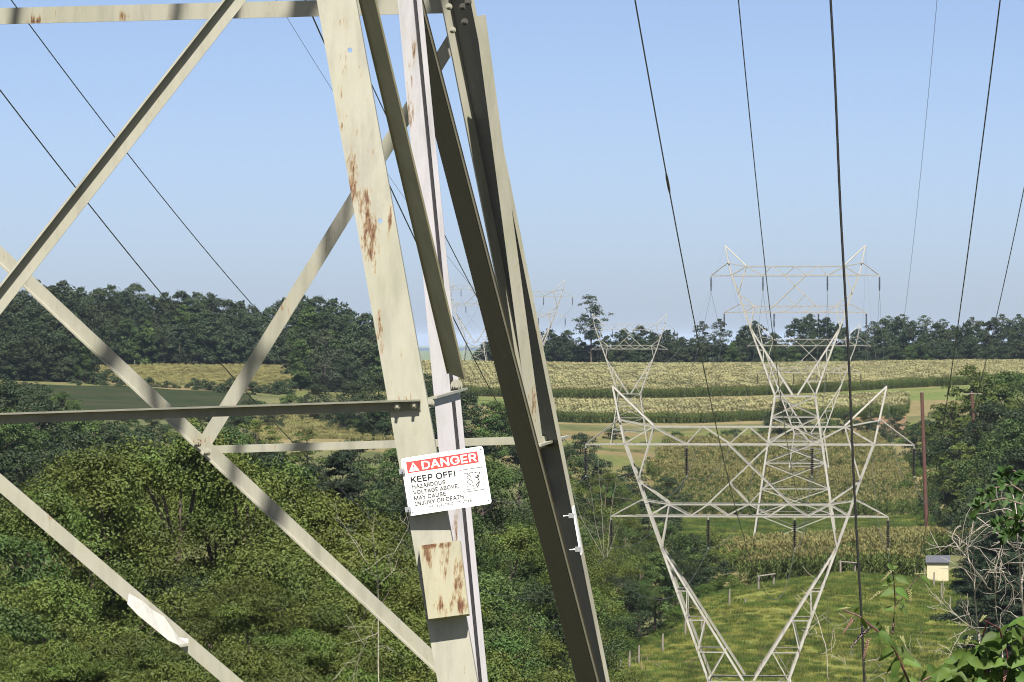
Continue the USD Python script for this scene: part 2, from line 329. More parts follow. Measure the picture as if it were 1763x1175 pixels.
def ground_at(px, d):
    x = pxx(px, d); return np.array([x, d, H1(x, d)])

# strips of the far hill run along gently curving contours: d0(px) shifts them
def zone_of(x, y):
    px = x / np.maximum(y, 1) * FPX + CX
    z = np.full(x.shape, 0)                                # 0 floor under trees
    up = y > 1
    curve = np.clip((px - 1300) / 300, -1, 1) * -6
    D = y + curve * 0
    z[up & (y > 275) & (y < 397) & (px > 1040 + (330 - np.minimum(y, 330)) * 1.2 + np.clip(y - 305, 0, 100) * 3.4) & (px < 1700)] = 1           # pasture
    z[up & (y >= 384 + np.clip(1480 - px, 0, 400) * 0.0) & (y < 480) & (px < np.where(y < 425, 1592, 1700)) & (px > 1225 + 12 * np.sin(y * .21)) & (px < 1700)] = 2               # near corn
    z[up & (y > 397 - (px < 1330) * 30) & (y < 470) & (px <= 1245) & (px > 1100)] = 3
    z[up & (y >= 480) & (y < 621) & (px > 1100) & (px < 1800)] = 4            # meadow strip
    z[up & (y >= 621) & (y < 762) & (px > 1120 + 14 * np.sin(y * .13) + (y - 624) * .25) & (px < 1640)] = 2
    z[up & (y >= 600) & (y < 800) & (px > 905) & (px <= 1120 + 14 * np.sin(y * .13) + (y - 624) * .25)] = 3            # hill corn
    z[up & (y >= 762) & (y < 800) & (px > 930) & (px < 1700)] = 3             # brush
    z[up & (y >= 811) & (y < 815) & (px > 1040) & (px < 1330)] = 5
    z[up & (y >= 790) & (y < 822) & (px > 1470) & (px < 1560)] = 5             # dirt lane
    z[up & (y >= 814) & (y < 872) & (px > 700) & (px < 1760)] = 2
    z[up & (y >= 872) & (y < 921) & (px > 700) & (px < 2300)] = 4
    z[up & (y >= 921) & (y < 1165) & (px > 690) & (px < 2400)] = 2
    z[up & (y >= 640) & (y < 765) & (px > 430) & (px < 900)] = 2              # lower golden field at left
    z[up & (y >= 700) & (y < 862) & (px > -400) & (px < 430)] = 6             # bean field
    z[up & (y >= 880) & (y < 945) & (px > -400) & (px < 700)] = 3
    z[up & (y >= 862) & (y < 880) & (px > -400) & (px < 700)] = 3
    z[up & (y >= 945) & (y < 1105) & (px > 120) & (px < 690)] = 2             # upper golden field at left
    z[(y < 45) & (np.hypot(x, y) < 60)] = 3
    z[np.hypot(x, y) > 1250] = 4
    return z

def ground_sheets():
    a = np.concatenate([np.linspace(-180, -30, 40, endpoint=False), np.linspace(-30, -8, 40, endpoint=False), np.linspace(-8, 8, 330), np.linspace(8, 30, 41)[1:], np.linspace(30, 180, 41)[1:]])
    r = np.concatenate([[2.0], np.geomspace(4, 250, 50, endpoint=False), np.linspace(250, 420, 80, endpoint=False), np.linspace(420, 1180, 170, endpoint=False), np.geomspace(1180, 29500, 40)])
    A, R = np.meshgrid(np.radians(a), r, indexing='ij')
    X, Y = R * np.sin(A), R * np.cos(A)
    Z = height(X, Y)
    V = np.stack([X, Y, Z], -1).reshape(-1, 3); nr = len(r)
    i, j = np.meshgrid(np.arange(len(a) - 1), np.arange(nr - 1), indexing='ij')
    q0 = (i * nr + j).ravel(); q1 = q0 + nr
    quads = np.stack([q0, q0 + 1, q1 + 1, q1], 1)
    c = V[quads].mean(1); zn = zone_of(c[:, 0], c[:, 1])
    names = [('woodland_floor', 'floor_soil'), ('pasture', 'pasture_soil'), ('corn_field_ground', 'field_soil'), ('rough_ground', 'brush_soil'), ('meadow', 'meadow_soil'), ('dirt_lane', 'dirt_soil'), ('bean_field', 'bean_soil')]
    for k, (nm, mt) in enumerate(names):
        f = quads[zn == k]
        F = np.vstack([f[:, [0, 2, 1]], f[:, [0, 3, 2]]])
        u, inv = np.unique(F, return_inverse=True)
        obj(nm, (V[u], inv.reshape(-1, 3)), mt, smooth=True, kind='structure')
ground_sheets()

def ridge(name, d, ytop, amp, seed, w):
    rng = np.random.default_rng(seed)
    x = np.linspace(-w, w, 241); ph = rng.uniform(0, 6.28, 8)
    top = EYE - (ytop - CY) / FPX * d + sum(amp / (k + 1) * np.sin(x / w * (k + 1) * 4.3 + ph[k]) for k in range(8))
    base = EYE - 60
    rows = [(-2500, 0.0), (-1500, 0.35), (-700, 0.8), (0, 1.0), (900, 0.75), (2500, 0.0)]
    V = np.stack([np.stack([x, np.full_like(x, d + dy), base + (top - base) * f], 1) for dy, f in rows], 0).reshape(-1, 3)
    n = len(x); F = []
    for r in range(len(rows) - 1):
        for i in range(n - 1):
            a = r * n + i; F += [(a, a + 1, a + n + 1), (a, a + n + 1, a + n)]
    obj(name, (V, np.array(F)), 'hill_cover', smooth=True, kind='structure')
ridge('hills', 17000, 604, 14, 3, 9000)
ridge('hills', 26000, 595, 22, 5, 12000)

# ------------------------------------------------------------------ lattice towers
K = 0.034
TW = dict(W=(2.38, 0), Kn=(5.17, 7.65), LB=(5.85, 9.55), LT=(6.29, 10.47), LC=(4.69, 10.23), LTip=(8.09, 9.5), M=(6.53, 11.56), UB=(7.34, 13.74), UT=(7.65, 15.16),
          UC=(5.61, 14.76), UTip=(9.59, 13.7), PK=(8.06, 17.07), IW=(0.35, 0))
INS = [(-9.59, 13.7), (-3.67, 13.7), (3.67, 13.7), (9.59, 13.7), (-8.09, 9.5), (-2.40, 9.5), (2.65, 9.5), (8.09, 9.5)]
def dep(x, z):
    """Half depth of the tower along the line at height z above the waist."""
    return float(np.interp(z, [-18, 0, 7.65, 9.5, 15, 17.07], [5.0, 2.38, 1.0, 0.9, 0.75, 0.12]))

def tower_bars(body, upper=True):
    """List of (name, p0, p1, width) in tower axes: x across the line, y along it, z above the waist."""
    bars = []
    def n3(p, s, y): return np.array([p[0] * s, y * dep(*p), p[1]])
    def add(name, a, b, w): bars.append((name, np.array(a, float), np.array(b, float), w))
    if upper:
        for y in (-1, 1):
            for s in (-1, 1):
                g = lambda k: n3(TW[k], s, y)
                chain = ['W', 'Kn', 'LB', 'M', 'UB', 'PK']
                for a, b in zip(chain, chain[1:]): add('leg', g(a), g(b), 0.2 if a != 'UB' else 0.15)
                add('inner_leg', g('IW'), g('Kn'), 0.19)
                o0, o1, i0, i1 = g('W'), g('Kn'), g('IW'), g('Kn')
                ts = [0.22, 0.46, 0.68]
                for t in ts: add('rung', o0 + (o1 - o0) * t, i0 + (i1 - i0) * t, 0.1)
                for t0, t1 in ((0.0, 0.22), (0.22, 0.46), (0.46, 0.68)): add('lacing', o0 + (o1 - o0) * t0, i0 + (i1 - i0) * t1, 0.09)
                for nm, tip, at, ch in (('LTip', 'LTip', 'LT', 'LC'), ('UTip', 'UTip', 'UT', 'UC')):
                    tp = np.array([TW[tip][0] * s, y * 0.08, TW[tip][1]])
                    add('arm_tie', tp, g(at), 0.09)
                    add('arm_chord', tp, g('LB' if tip == 'LTip' else 'UB'), 0.12)
                    add('lacing', g(at), g(ch), 0.1)
                add('knee_brace', g('LC'), g('Kn'), 0.12); add('knee_brace', g('UC'), g('M'), 0.12)
                add('knee_brace', g('M'), g('LC'), 0.12); add('peak_brace', g('PK'), g('UC'), 0.14)
                add('lacing', g('UC'), n3((3.67, 13.74), s, y), 0.11); add('lacing', g('UC'), g('UB'), 0.11)
                add('lacing', g('LC'), n3((3.4, 9.55), s, y), 0.11); add('lacing', g('LC'), g('LB'), 0.11)
                # girder lacing
                ub = [(3.67, 13.74), (1.2, 13.74)]; ut = [(2.75, 14.76), (0.0, 14.76)]
                add('lacing', n3(ub[0], s, y), n3(ut[0], s, y), 0.08); add('lacing', n3(ut[0], s, y), n3(ub[1], s, y), 0.08); add('lacing', n3(ub[1], s, y), n3(ut[1], s, y), 0.08)
                lb = [(3.4, 9.55), (1.3, 9.55)]; lt = [(2.35, 10.23), (0.0, 10.23)]
                add('lacing', n3(lb[0], s, y), n3(lt[0], s, y), 0.08); add('lacing', n3(lt[0], s, y), n3(lb[1], s, y), 0.08); add('lacing', n3(lb[1], s, y), n3(lt[1], s, y), 0.08)
                add('cross_brace', n3((1.2, 13.74), s, y), n3((2.45, 10.23), -s, y), 0.12)
                mid = n3((1.2, 13.74), s, y) * 0.35 + n3((2.45, 10.23), -s, y) * 0.65
                add('sub_brace', mid, n3((0.05, 10.23), -s, y), 0.08)
                if y > 0:
                    for k in ('Kn', 'LB', 'LC', 'M', 'UB', 'UC', 'UT'):
                        add('tie', n3(TW[k], s, -1), n3(TW[k], s, 1), 0.09)
                    for t in ts:
                        add('tie', np.array([1, -1, 1]) * (o0 + (o1 - o0) * t), o0 + (o1 - o0) * t, 0.08)
                        add('tie', np.array([1, -1, 1]) * (i0 + (i1 - i0) * t), i0 + (i1 - i0) * t, 0.08)
            for k in ('LB', 'UB', 'LC', 'UC'):
                w = {'LB': 0.15, 'UB': 0.15, 'LC': 0.125, 'UC': 0.125}[k]
                add('girder_chord', n3(TW[k], -1, y), n3(TW[k], 1, y), w)
            add('waist_beam', n3(TW['W'], -1, y), n3(TW['W'], 1, y), 0.17)
        for x in (-3.4, -1.3, 1.3, 3.4):
            add('tie', (x, -0.9, 9.55), (x, 0.9, 9.55), 0.08); add('tie', (x, -0.8, 13.74), (x, 0.8, 13.74), 0.08)
        for s in (-1, 1): add('waist_beam', n3(TW['W'], s, -1), n3(TW['W'], s, 1), 0.15)
    if body:
        def c(sx, sy, z):
            h = 2.38 - z * 2.62 / 18; return np.array([sx * h, sy * h, z])
        lev = [0] + [l for l in (-2.4, -5.1, -7.6, -10.5, -13.4, -16.6) if l > -body + 0.6] + [-body]
        for sx in (-1, 1):
            for sy in (-1, 1): add('leg', c(sx, sy, 0), c(sx, sy, -body - 2.5), 0.22)
        for (a, b) in (((-1, -1), (1, -1)), ((1, -1), (1, 1)), ((1, 1), (-1, 1)), ((-1, 1), (-1, -1))):
            for z0, z1 in zip(lev, lev[1:]):
                if z0 < 0: add('strut', c(*a, z0), c(*b, z0), 0.11)
                add('cross_brace', c(*a, z0), c(*b, z1), 0.1); add('cross_brace', c(*b, z0), c(*a, z1), 0.1)
    return bars

def put_bars(bars, root, material, thin=0.68):
    for name, a, b, w in bars:
        w = w * thin
        d = unit(b - a); side = np.array([0, 0, -1.0]) if abs(d[2]) < 0.9 else np.array([-math.copysign(1, a[0]), 0, 0])
        mid = (a + b) / 2
        e1 = np.array([-math.copysign(1, mid[0] + 1e-6), 0, 0]) if abs(d[2]) > 0.5 else np.array([0, 0, -1.0])
        e2 = np.array([0, -math.copysign(1, mid[1] + 1e-6), 0])
        if abs(d[1]) > 0.8: e2 = np.array([-math.copysign(1, mid[0] + 1e-6), 0, 0])
        obj(name, lbar(a, b, w, max(0.025, w * 0.16), e1, e2), material, root)

tk_short = kind_root('short_tower'); put_bars(tower_bars(8.5), tk_short, 'tower_steel')
tk_tall = kind_root('tall_tower'); put_bars(tower_bars(17.0), tk_tall, 'tower_steel', 0.95)
LINE_ROT = -math.degrees(math.atan(0.076))
towers = {  # px of centre, py of waist, depth, scale, kind, label
    'A': (1290, 1168, 255, 1.0, tk_short, 'nearest whole lattice pylon, pale steel V rising over the green pasture'),
    'B': (1369, 681, 497, 1.0, tk_tall, 'tall pale lattice pylon in the corn, its top against the sky'),
    'C': (1393, 746, 683, 1.0, tk_short, 'lattice pylon seen through the legs of the tall one in the corn'),
    'E': (1084, 678, 740, 0.797, tk_short, 'small pale lattice pylon left of the two big ones, before the striped fields'),
    'F': (905, 626, 890, 1.0, tk_short, 'faint lattice pylon just right of the painted steel leg, partly hidden by it'),
    'G': (818, 590, 1130, 1.0, tk_short, 'faintest lattice pylon, behind the slanting dark braces on the skyline')}
TP = {}
for k, (px, py, d, s, kd, lab) in towers.items():
    p = P(px, py, d); TP[k] = (p, s)
    thing('lattice_pylon', lab, 'pylon', 'transmission pylons across the valley', p, LINE_ROT, s, ref=kd)

# insulator strings
def insulator_mesh(n=12, L=1.75):
    parts = [tube([(0, 0, 0), (0, 0, -L)], 0.03, 5)]
    prof = [(0.03, 0), (0.075, -0.01), (0.14, -0.055), (0.05, -0.085)]
    step = (L - 0.25) / n
    for i in range(n):
        z0 = -0.14 - i * step
        pts = [(0, 0, z0 + z) for _, z in prof]
        parts.append(tube(pts, [r for r, _ in prof], 8, cap=True))
    return cat_mesh(parts)
ik = kind_root('insulator')
obj('disc_string', insulator_mesh(), 'porcelain', ik)
obj('hanger', tube([(0, 0, 0.1), (0, 0, -0.12)], 0.05, 6), 'tower_steel', ik)
obj('clamp', cat_mesh([boxm((0, 0, -1.78), (0.06, 0.34, 0.09))]), 'galvanised', ik)
ca, sa = math.cos(math.radians(LINE_ROT)), math.sin(math.radians(LINE_ROT))
def tpt(k, x, z, y=0.0):
    p, s = TP[k]
    return p + s * np.array([x * ca - y * sa, x * sa + y * ca, z])
where = ['far left tip', 'left part', 'right part', 'far right tip']
tn = {'A': 'nearest lattice pylon', 'B': 'tall pylon standing in the corn'}
for k in towers:
    for i, (x, z) in enumerate(INS):
        arm = 'upper' if i < 4 else 'lower'
        if k in tn: lab, grp = f'dark insulator string, {where[i % 4]} of the {arm} crossarm, {tn[k]}', f'insulator strings of the {tn[k]}'
        else: lab, grp = f'tiny dark insulator string on the {towers[k][5][:34].strip().rstrip(",")}', f'insulator strings of pylon: {towers[k][5]}'
        if k not in tn:
            short = {'C': 'pylon seen through the tall pylon', 'E': 'small pylon left of the big ones', 'F': 'faint pylon right of the painted leg', 'G': 'faintest pylon behind the slanting braces'}[k]
            lab, grp = f'tiny dark insulator string on the {short}', f'insulator strings on the {short}'
        thing('insulator_string', lab, 'insulator', grp, tpt(k, x, z - 0.12), 0, TP[k][1], ref=ik)

# ------------------------------------------------------------------ conductors
NP = np.array([-3.85, 21.5, EYE + 5.1])                       # waist of the near tower
def npt(x, z, y=0.0): return NP + np.array([x * ca - y * sa, x * sa + y * ca, z])
NOFF = [-8.77, -3.25, 3.67, 9.08, -6.77, -1.74, 2.65, 7.49]
def wire(a, b, sag, r, material, label, group=None, n=60, splice=None):
    t = np.linspace(0, 1, n)[:, None]
    pts = a + (b - a) * t - np.array([0, 0, 4 * sag]) * t * (1 - t)
    root = thing('conductor_wire' if material == 'conductor' else 'ground_wire', label, 'wire', group)
    obj('strand', tube(pts, r, 5), material, root, smooth=True)
    if splice:
        for s in splice:
            tt = np.linspace(s - 0.0032, s + 0.0032, 5)[:, None]
            q = a + (b - a) * tt - np.array([0, 0, 4 * sag]) * tt * (1 - tt)
            obj('splice_sleeve', tube(q, [r * 1.1, r * 2.0, r * 2.0, r * 2.0, r * 1.1], 6), 'conductor', root, smooth=True)
wl = ['leftmost dark wire, crossing the sky at the upper left corner', 'dark wire passing high behind the left painted leg', 'second dark wire from the left in the right-hand sky', 'outermost dark wire at the right edge of the sky',
      'dark wire with a splice crossing the left sky', 'dark wire running down just right of the main painted leg', 'leftmost dark wire in the open sky, with a splice', 'dark wire with a splice near the top right corner']
spl = [None, None, None, None, [0.135], None, [0.21], [0.30]]
for i, (x, z) in enumerate(INS):
    wire(npt(NOFF[i], z - 1.85), tpt('A', x, z - 1.9), 7.5, 0.011, 'conductor', wl[i], None, 90, spl[i])
for s, lab in ((-1, 'thin ground wire slanting down behind the main painted leg'), (1, 'thin grey ground wire running to the right peak of the nearest pylon')):
    wire(npt((7.5 if s > 0 else -8.06), 17.1) if s else npt(8.06 * s, 17.1), tpt('A', 8.06 * s, 17.1), 5.8, 0.006, 'shield_wire', lab, None, 90)
SPN = {'A': 'from the nearest to the tall pylon', 'B': 'behind the tall pylon', 'G': 'between the two faint pylons'}
for a, b in (('A', 'B'), ('B', 'C'), ('G', 'F')):
    for x, z in INS: wire(tpt(a, x, z - 1.9), tpt(b, x, z - 1.9), 6.5 if a != 'B' else 4, 0.0145, 'conductor', f'faint far conductor strung {SPN[a]}', f'far conductors, {SPN[a]}', 24)
    for s in (-1, 1): wire(tpt(a, 8.06 * s, 17.1), tpt(b, 8.06 * s, 17.1), 4, 0.007, 'shield_wire', f'thin far ground wire {"at left" if s < 0 else "at right"}, peak to peak {SPN[a]}', None, 24)

# ------------------------------------------------------------------ the near tower (cream painted steel angles)
nt = thing('painted_pylon', 'near pylon base of cream painted rusty steel angles filling the left', 'pylon')
VIEW = np.array([0, 1.0, 0])
def axes(p0, p1):
    a = unit(p1 - p0); u = unit(np.cross(a, VIEW)); v = np.cross(u, a)
    if v[1] < 0: v = -v
    return a, u, v
def member(name, top, bot, poly, material, label=None, poly1=None, smooth=False):
    """top, bot: (px, py, depth); poly: section in pixels, u across (right for a falling bar, up for a level one), v away from the camera."""
    p0, p1 = P(*top), P(*bot); a, u, v = axes(p0, p1)
    k0, k1 = top[2] / FPX, bot[2] / FPX
    poly1 = poly1 or poly
    m = prism(p0, p1, [(x * k0, y * k0) for x, y in poly], [(x * k1, y * k1) for x, y in poly1], u, v)
    return obj(name, m, material, nt, label=label)
def ang(x0, x1, th, w2, at='right', t=4.5):
    """Section of an angle whose wide flange runs from x0 to x1 on the near side; the other flange goes back from one end."""
    if at == 'right': return [(x0, 0), (x1 - 2, 0), (x1 - .6, .6), (x1, 2), (x1, w2), (x1 - t, w2), (x1 - t, th), (x0, th)]
    return [(x0, 0), (x1, 0), (x1, th), (x0 + t, th), (x0 + t, w2), (x0, w2)]
def turned(x0, length, deg, th, rim=None):
    """Plate turned about its axis: near edge at x0, going back and left; deg = how far its face looks left of the camera."""
    r = math.radians(deg); d = np.array([-math.cos(r), math.sin(r)]); n = np.array([math.sin(r), math.cos(r)])
    a = np.array([x0, 0.0]); pts = [a, a + d * length, a + d * length + n * th, a + n * th]
    return [tuple(p) for p in pts]
def tee(x0, length, deg, th, flange):
    """Angle: plate turned left by deg with its heel at the far left end and a second flange square to it coming forward on the left."""
    r = math.radians(deg); d = np.array([-math.cos(r), math.sin(r)]); n = np.array([math.sin(r), math.cos(r)])
    a = np.array([x0, 0.0]); h = a + d * length
    pts = [a, h - d * th, h - d * th - n * flange, h - n * flange, h + n * th, a + n * th]
    return [tuple(p) for p in pts]
def hexbolt(px, py, d, r=0.019, proud=0.02, material='cream_paint'):
    p = P(px, py, d)
    m = trimesh.creation.cylinder(radius=r, height=proud, sections=6); m.apply_transform(trimesh.transformations.rotation_matrix(math.pi / 2, [1, 0, 0]))
    m.apply_translation(p - np.array([0, proud / 2, 0]))
    w = trimesh.creation.cylinder(radius=r * 1.35, height=0.006, sections=12); w.apply_transform(trimesh.transformations.rotation_matrix(math.pi / 2, [1, 0, 0])); w.apply_translation(p - np.array([0, 0.002, 0]))
    s = trimesh.creation.cylinder(radius=r * 0.5, height=0.02, sections=8); s.apply_transform(trimesh.transformations.rotation_matrix(math.pi / 2, [1, 0, 0])); s.apply_translation(p - np.array([0, proud + 0.008, 0]))
    obj('bolt', trimesh.util.concatenate([m, w, s]), material, nt)

# main leg (front right) with two bolt holes
def line(x0, y0, x1, y1): return lambda y: x0 + (x1 - x0) * (y - y0) / (y1 - y0)
l1 = line(579, 0, 788, 1175)
p0, p1 = P(l1(-1560), -1560, 19.1), P(l1(1700), 1700, 17.9)
a, u, v = axes(p0, p1)
k = 18.3 / FPX
m = prism(p0, p1, [(x * k, y * k) for x, y in ang(-34, 34, 6, 62)], [(x * k, y * k) for x, y in ang(-33.5, 33.5, 6, 62)], u, v)
mf = manifold3d.Manifold(manifold3d.Mesh(np.asarray(m.vertices, np.float32), np.asarray(m.faces, np.uint32)))
for hx, hy in ((600, 82), (654, 380)):
    c = trimesh.creation.cylinder(radius=0.0105, height=0.6, sections=16); c.apply_transform(trimesh.transformations.rotation_matrix(math.pi / 2, [1, 0, 0])); c.apply_translation(P(hx, hy, 18.3))
    mf = mf - manifold3d.Manifold(manifold3d.Mesh(np.asarray(c.vertices, np.float32), np.asarray(c.faces, np.uint32)))
mm = mf.to_mesh()
obj('leg', (np.array(mm.vert_properties)[:, :3], np.array(mm.tri_verts)) if mf.num_tri() > 10 else m, 'cream_paint', nt, label='wide cream leg with long rust stains and bolt holes')
# white companion member behind it
wv = line(704, 0, 815, 1175)
member('leg', (wv(-900), -900, 20.5), (wv(1700), 1700, 20.5),
       [(-17, 0), (5, 0), (5, 22), (12, 22), (12, 0), (20, 0), (20, 27), (0, 27), (0, 5), (-17, 5)], 'white_paint', 'white leg with a dark groove beside the main leg', poly1=[(-24, 0), (10, 0), (10, 22), (16, 22), (16, 0), (26, 0), (26, 27), (5, 27), (5, 5), (-24, 5)])
# olive brace in front of it
member('brace', (562, -290, 18.7), (786, 657, 19.6), [(14, 0), (-10, 46), (-14, 46), (-14, 50), (-8, 50), (17, 3)], 'olive_paint', 'dull olive brace ending at the short strut')
# diagonal with shade painted in as dark brown
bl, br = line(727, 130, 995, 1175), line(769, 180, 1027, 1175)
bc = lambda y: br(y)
member('brace', (bc(-1300), -1300, 19.9), (bc(1700), 1700, 24.2), turned(0, 82, 66, 7), 'brown_shade_paint', 'long brace with shade painted dark brown on its turned face')
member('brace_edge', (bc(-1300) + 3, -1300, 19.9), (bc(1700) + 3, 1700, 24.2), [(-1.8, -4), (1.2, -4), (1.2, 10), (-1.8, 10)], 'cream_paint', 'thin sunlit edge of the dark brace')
# back right leg
l2 = line(812, 0, 1046, 1175)
def l2p(x): return (l2(-1650) + x, -1650, 23.9), (l2(1700) + x, 1700, 25.0)
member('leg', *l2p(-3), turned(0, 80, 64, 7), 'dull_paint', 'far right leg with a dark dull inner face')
hx_ = -3 - 80 * math.cos(math.radians(64)); hv_ = 80 * math.sin(math.radians(64))
member('leg_flange', *l2p(hx_ + 4), [(-18, hv_ - 12), (2, hv_ - 3), (0, hv_ + 5), (-20, hv_ - 4)], 'cream_paint', 'cream flange along the left of the far right leg')
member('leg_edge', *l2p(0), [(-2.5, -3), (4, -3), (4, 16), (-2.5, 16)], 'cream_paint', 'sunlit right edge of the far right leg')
# lit brace lying on it
cv = line(836, 26, 935, 762)
member('brace', (836, 26, 24.35), (935, 762, 24.6), [(-18, 0), (0, 0), (0, 24), (-4, 24), (-4, 4), (-18, 4)], 'cream_paint', 'sunlit narrow brace with rust lying on the far right leg', poly1=[(-20, 0), (0, 0), (0, 24), (-4, 24), (-4, 4), (-20, 4)])
# horizontals and diagonals, front face
member('strut', (-2050, 787, 18.24), (724, 697, 18.24), [(9, -14), (9, 5), (-9.5, 5), (-9.5, 0.5), (6, 0.5), (6, -14)], 'grey_shade_paint', 'level strut with shade painted in grey on its near face')
member('brace', (552, -185, 18.5), (-650, 1350, 18.1), [(-17, -15), (-13.5, -15), (-13.5, 0), (14, 0), (14, 4), (-17, 4)], 'cream_paint', 'diagonal with a dark edge at upper left')
member('brace', (-700, 232, 18.5), (830, 1542, 18.15), [(-13, 0), (12, 0), (12, 4), (-9, 4), (-9, 24), (-13, 24)], 'cream_paint', 'pale lower diagonal with peeling paint')
# back face
DB = 24.75
member('strut', (-1200, 58, DB), (806, 8, DB), [(14, 0), (14, 20), (11, 20), (11, 4), (-14, 4), (-14, 0)], 'cream_paint', 'level strut along the top')
member('strut', (352, 775, DB + 0.05), (960, 757, DB + 0.05), [(6.5, 0), (6.5, 20), (4, 20), (4, 4), (-6.5, 4), (-6.5, 0)], 'cream_paint', 'thin level strut behind the danger sign')
member('brace', (-420, 48, DB - 0.05), (1015, 1390, DB - 0.05), [(-12, -8), (-9, -8), (-7.5, 0), (13, 0), (13, 4), (-9, 4), (-12, 0)], 'cream_paint', 'long diagonal with two bolts')
member('brace', (800, 35, DB + 0.12), (345, 775, DB + 0.12), [(-12, 0), (12, 0), (12, 4), (-8, 4), (-8, 20), (-12, 20)], 'cream_paint', 'narrow diagonal rising behind the main leg')
# short struts on the right side
member('strut', (739, 689, 18.33), (792, 674, 19.5), [(4, -14), (4, 6), (-14, 6), (-14, 1), (0, 1), (0, -14)], 'cream_paint', 'short strut bolted to the main leg')
member('strut', (920, 770, 24.3), (970, 754, 25.4), [(3, -12), (3, 6), (-6, 6), (-6, 1), (-1, 1), (-1, -12)], 'cream_paint', 'short strut on the far right leg')
# far side legs of the base, beyond the left edge, and the tower above
for (x0, y0, x1, y1) in ((-1.0, -1.0, -1.0, -1.0), (-1.0, 1.0, -1.0, 1.0)):
    top = npt(2.38 * x0, 0, 2.38 * y0); bot = npt(3.6 * x1, -8.2, 3.6 * y1)
    obj('leg', lbar(top, bot, 0.2, 0.022, np.array([1.0, 0, 0]), np.array([0, -y0, 0])), 'cream_paint', nt)
Rn = np.array([[ca, -sa, 0], [sa, ca, 0], [0, 0, 1]])
put_bars([(n, Rn @ p + NP, Rn @ q_ + NP, w) for n, p, q_, w in tower_bars(0, True)], nt, 'cream_paint')
for bx, by, bd in ((684, 700, 18.24), (713, 698, 18.24), (341, 763, DB - 0.09), (357, 778, DB - 0.09), (741, 694, 18.3)):
    hexbolt(bx, by, bd, 0.013 if bd < 20 else 0.017)
hexbolt(786, 664, 19.3, 0.02, 0.04)
for bx, by in ((797, 12), (806, 4), (800, 38)): hexbolt(bx, by, 24.12, 0.015, 0.02, material='dull_paint')  # bolts coloured dark to match the shade painted on the leg
for bx, by in ((773, 12), (779, 52)): hexbolt(bx, by, 24.0, 0.014)
# cover plate on the main leg
pc0, pc1 = P(758, 938, 18.155), P(774, 1064, 18.11); a, u, v = axes(pc0, pc1); k = 18 / FPX
cov = prism(pc0, pc1, [(x * k, y * k) for x, y in [(-37, -28), (34, -28), (36, -26), (36, 12), (-37, 12)]], [(x * k, y * k) for x, y in [(-36, -28), (33, -28), (35, -26), (35, 12), (-36, 12)]], u, v)
obj('cover_box', cov, 'cover_paint', nt, label='rusty cream cover box bolted over the leg')
# peeling white paint flake: thin curled sheet on the lower diagonal
rng = np.random.default_rng(5)
edge_t = [(222, 1022), (245, 1035), (262, 1050), (282, 1062), (296, 1082), (308, 1098), (324, 1100)]; edge_b = [(219, 1040), (238, 1060), (260, 1078), (277, 1092), (290, 1103), (308, 1111), (324, 1108)]
tp = [P(x, y, 18.238 - 0.003 * (i % 3)) for i, (x, y) in enumerate(edge_t)]; bt = [P(x, y, 18.235) for x, y in edge_b]
V = np.vstack([tp, bt, np.array(tp) + [0, .006, 0], np.array(bt) + [0, .006, 0]]); n = len(tp); F = []
for i in range(n - 1):
    F += [(i, i + n, i + n + 1), (i, i + n + 1, i + 1), (2 * n + i, 2 * n + i + 1, 3 * n + i + 1), (2 * n + i, 3 * n + i + 1, 3 * n + i)]
obj('paint_flake', (V, np.array(F)), 'peeling_white', nt)

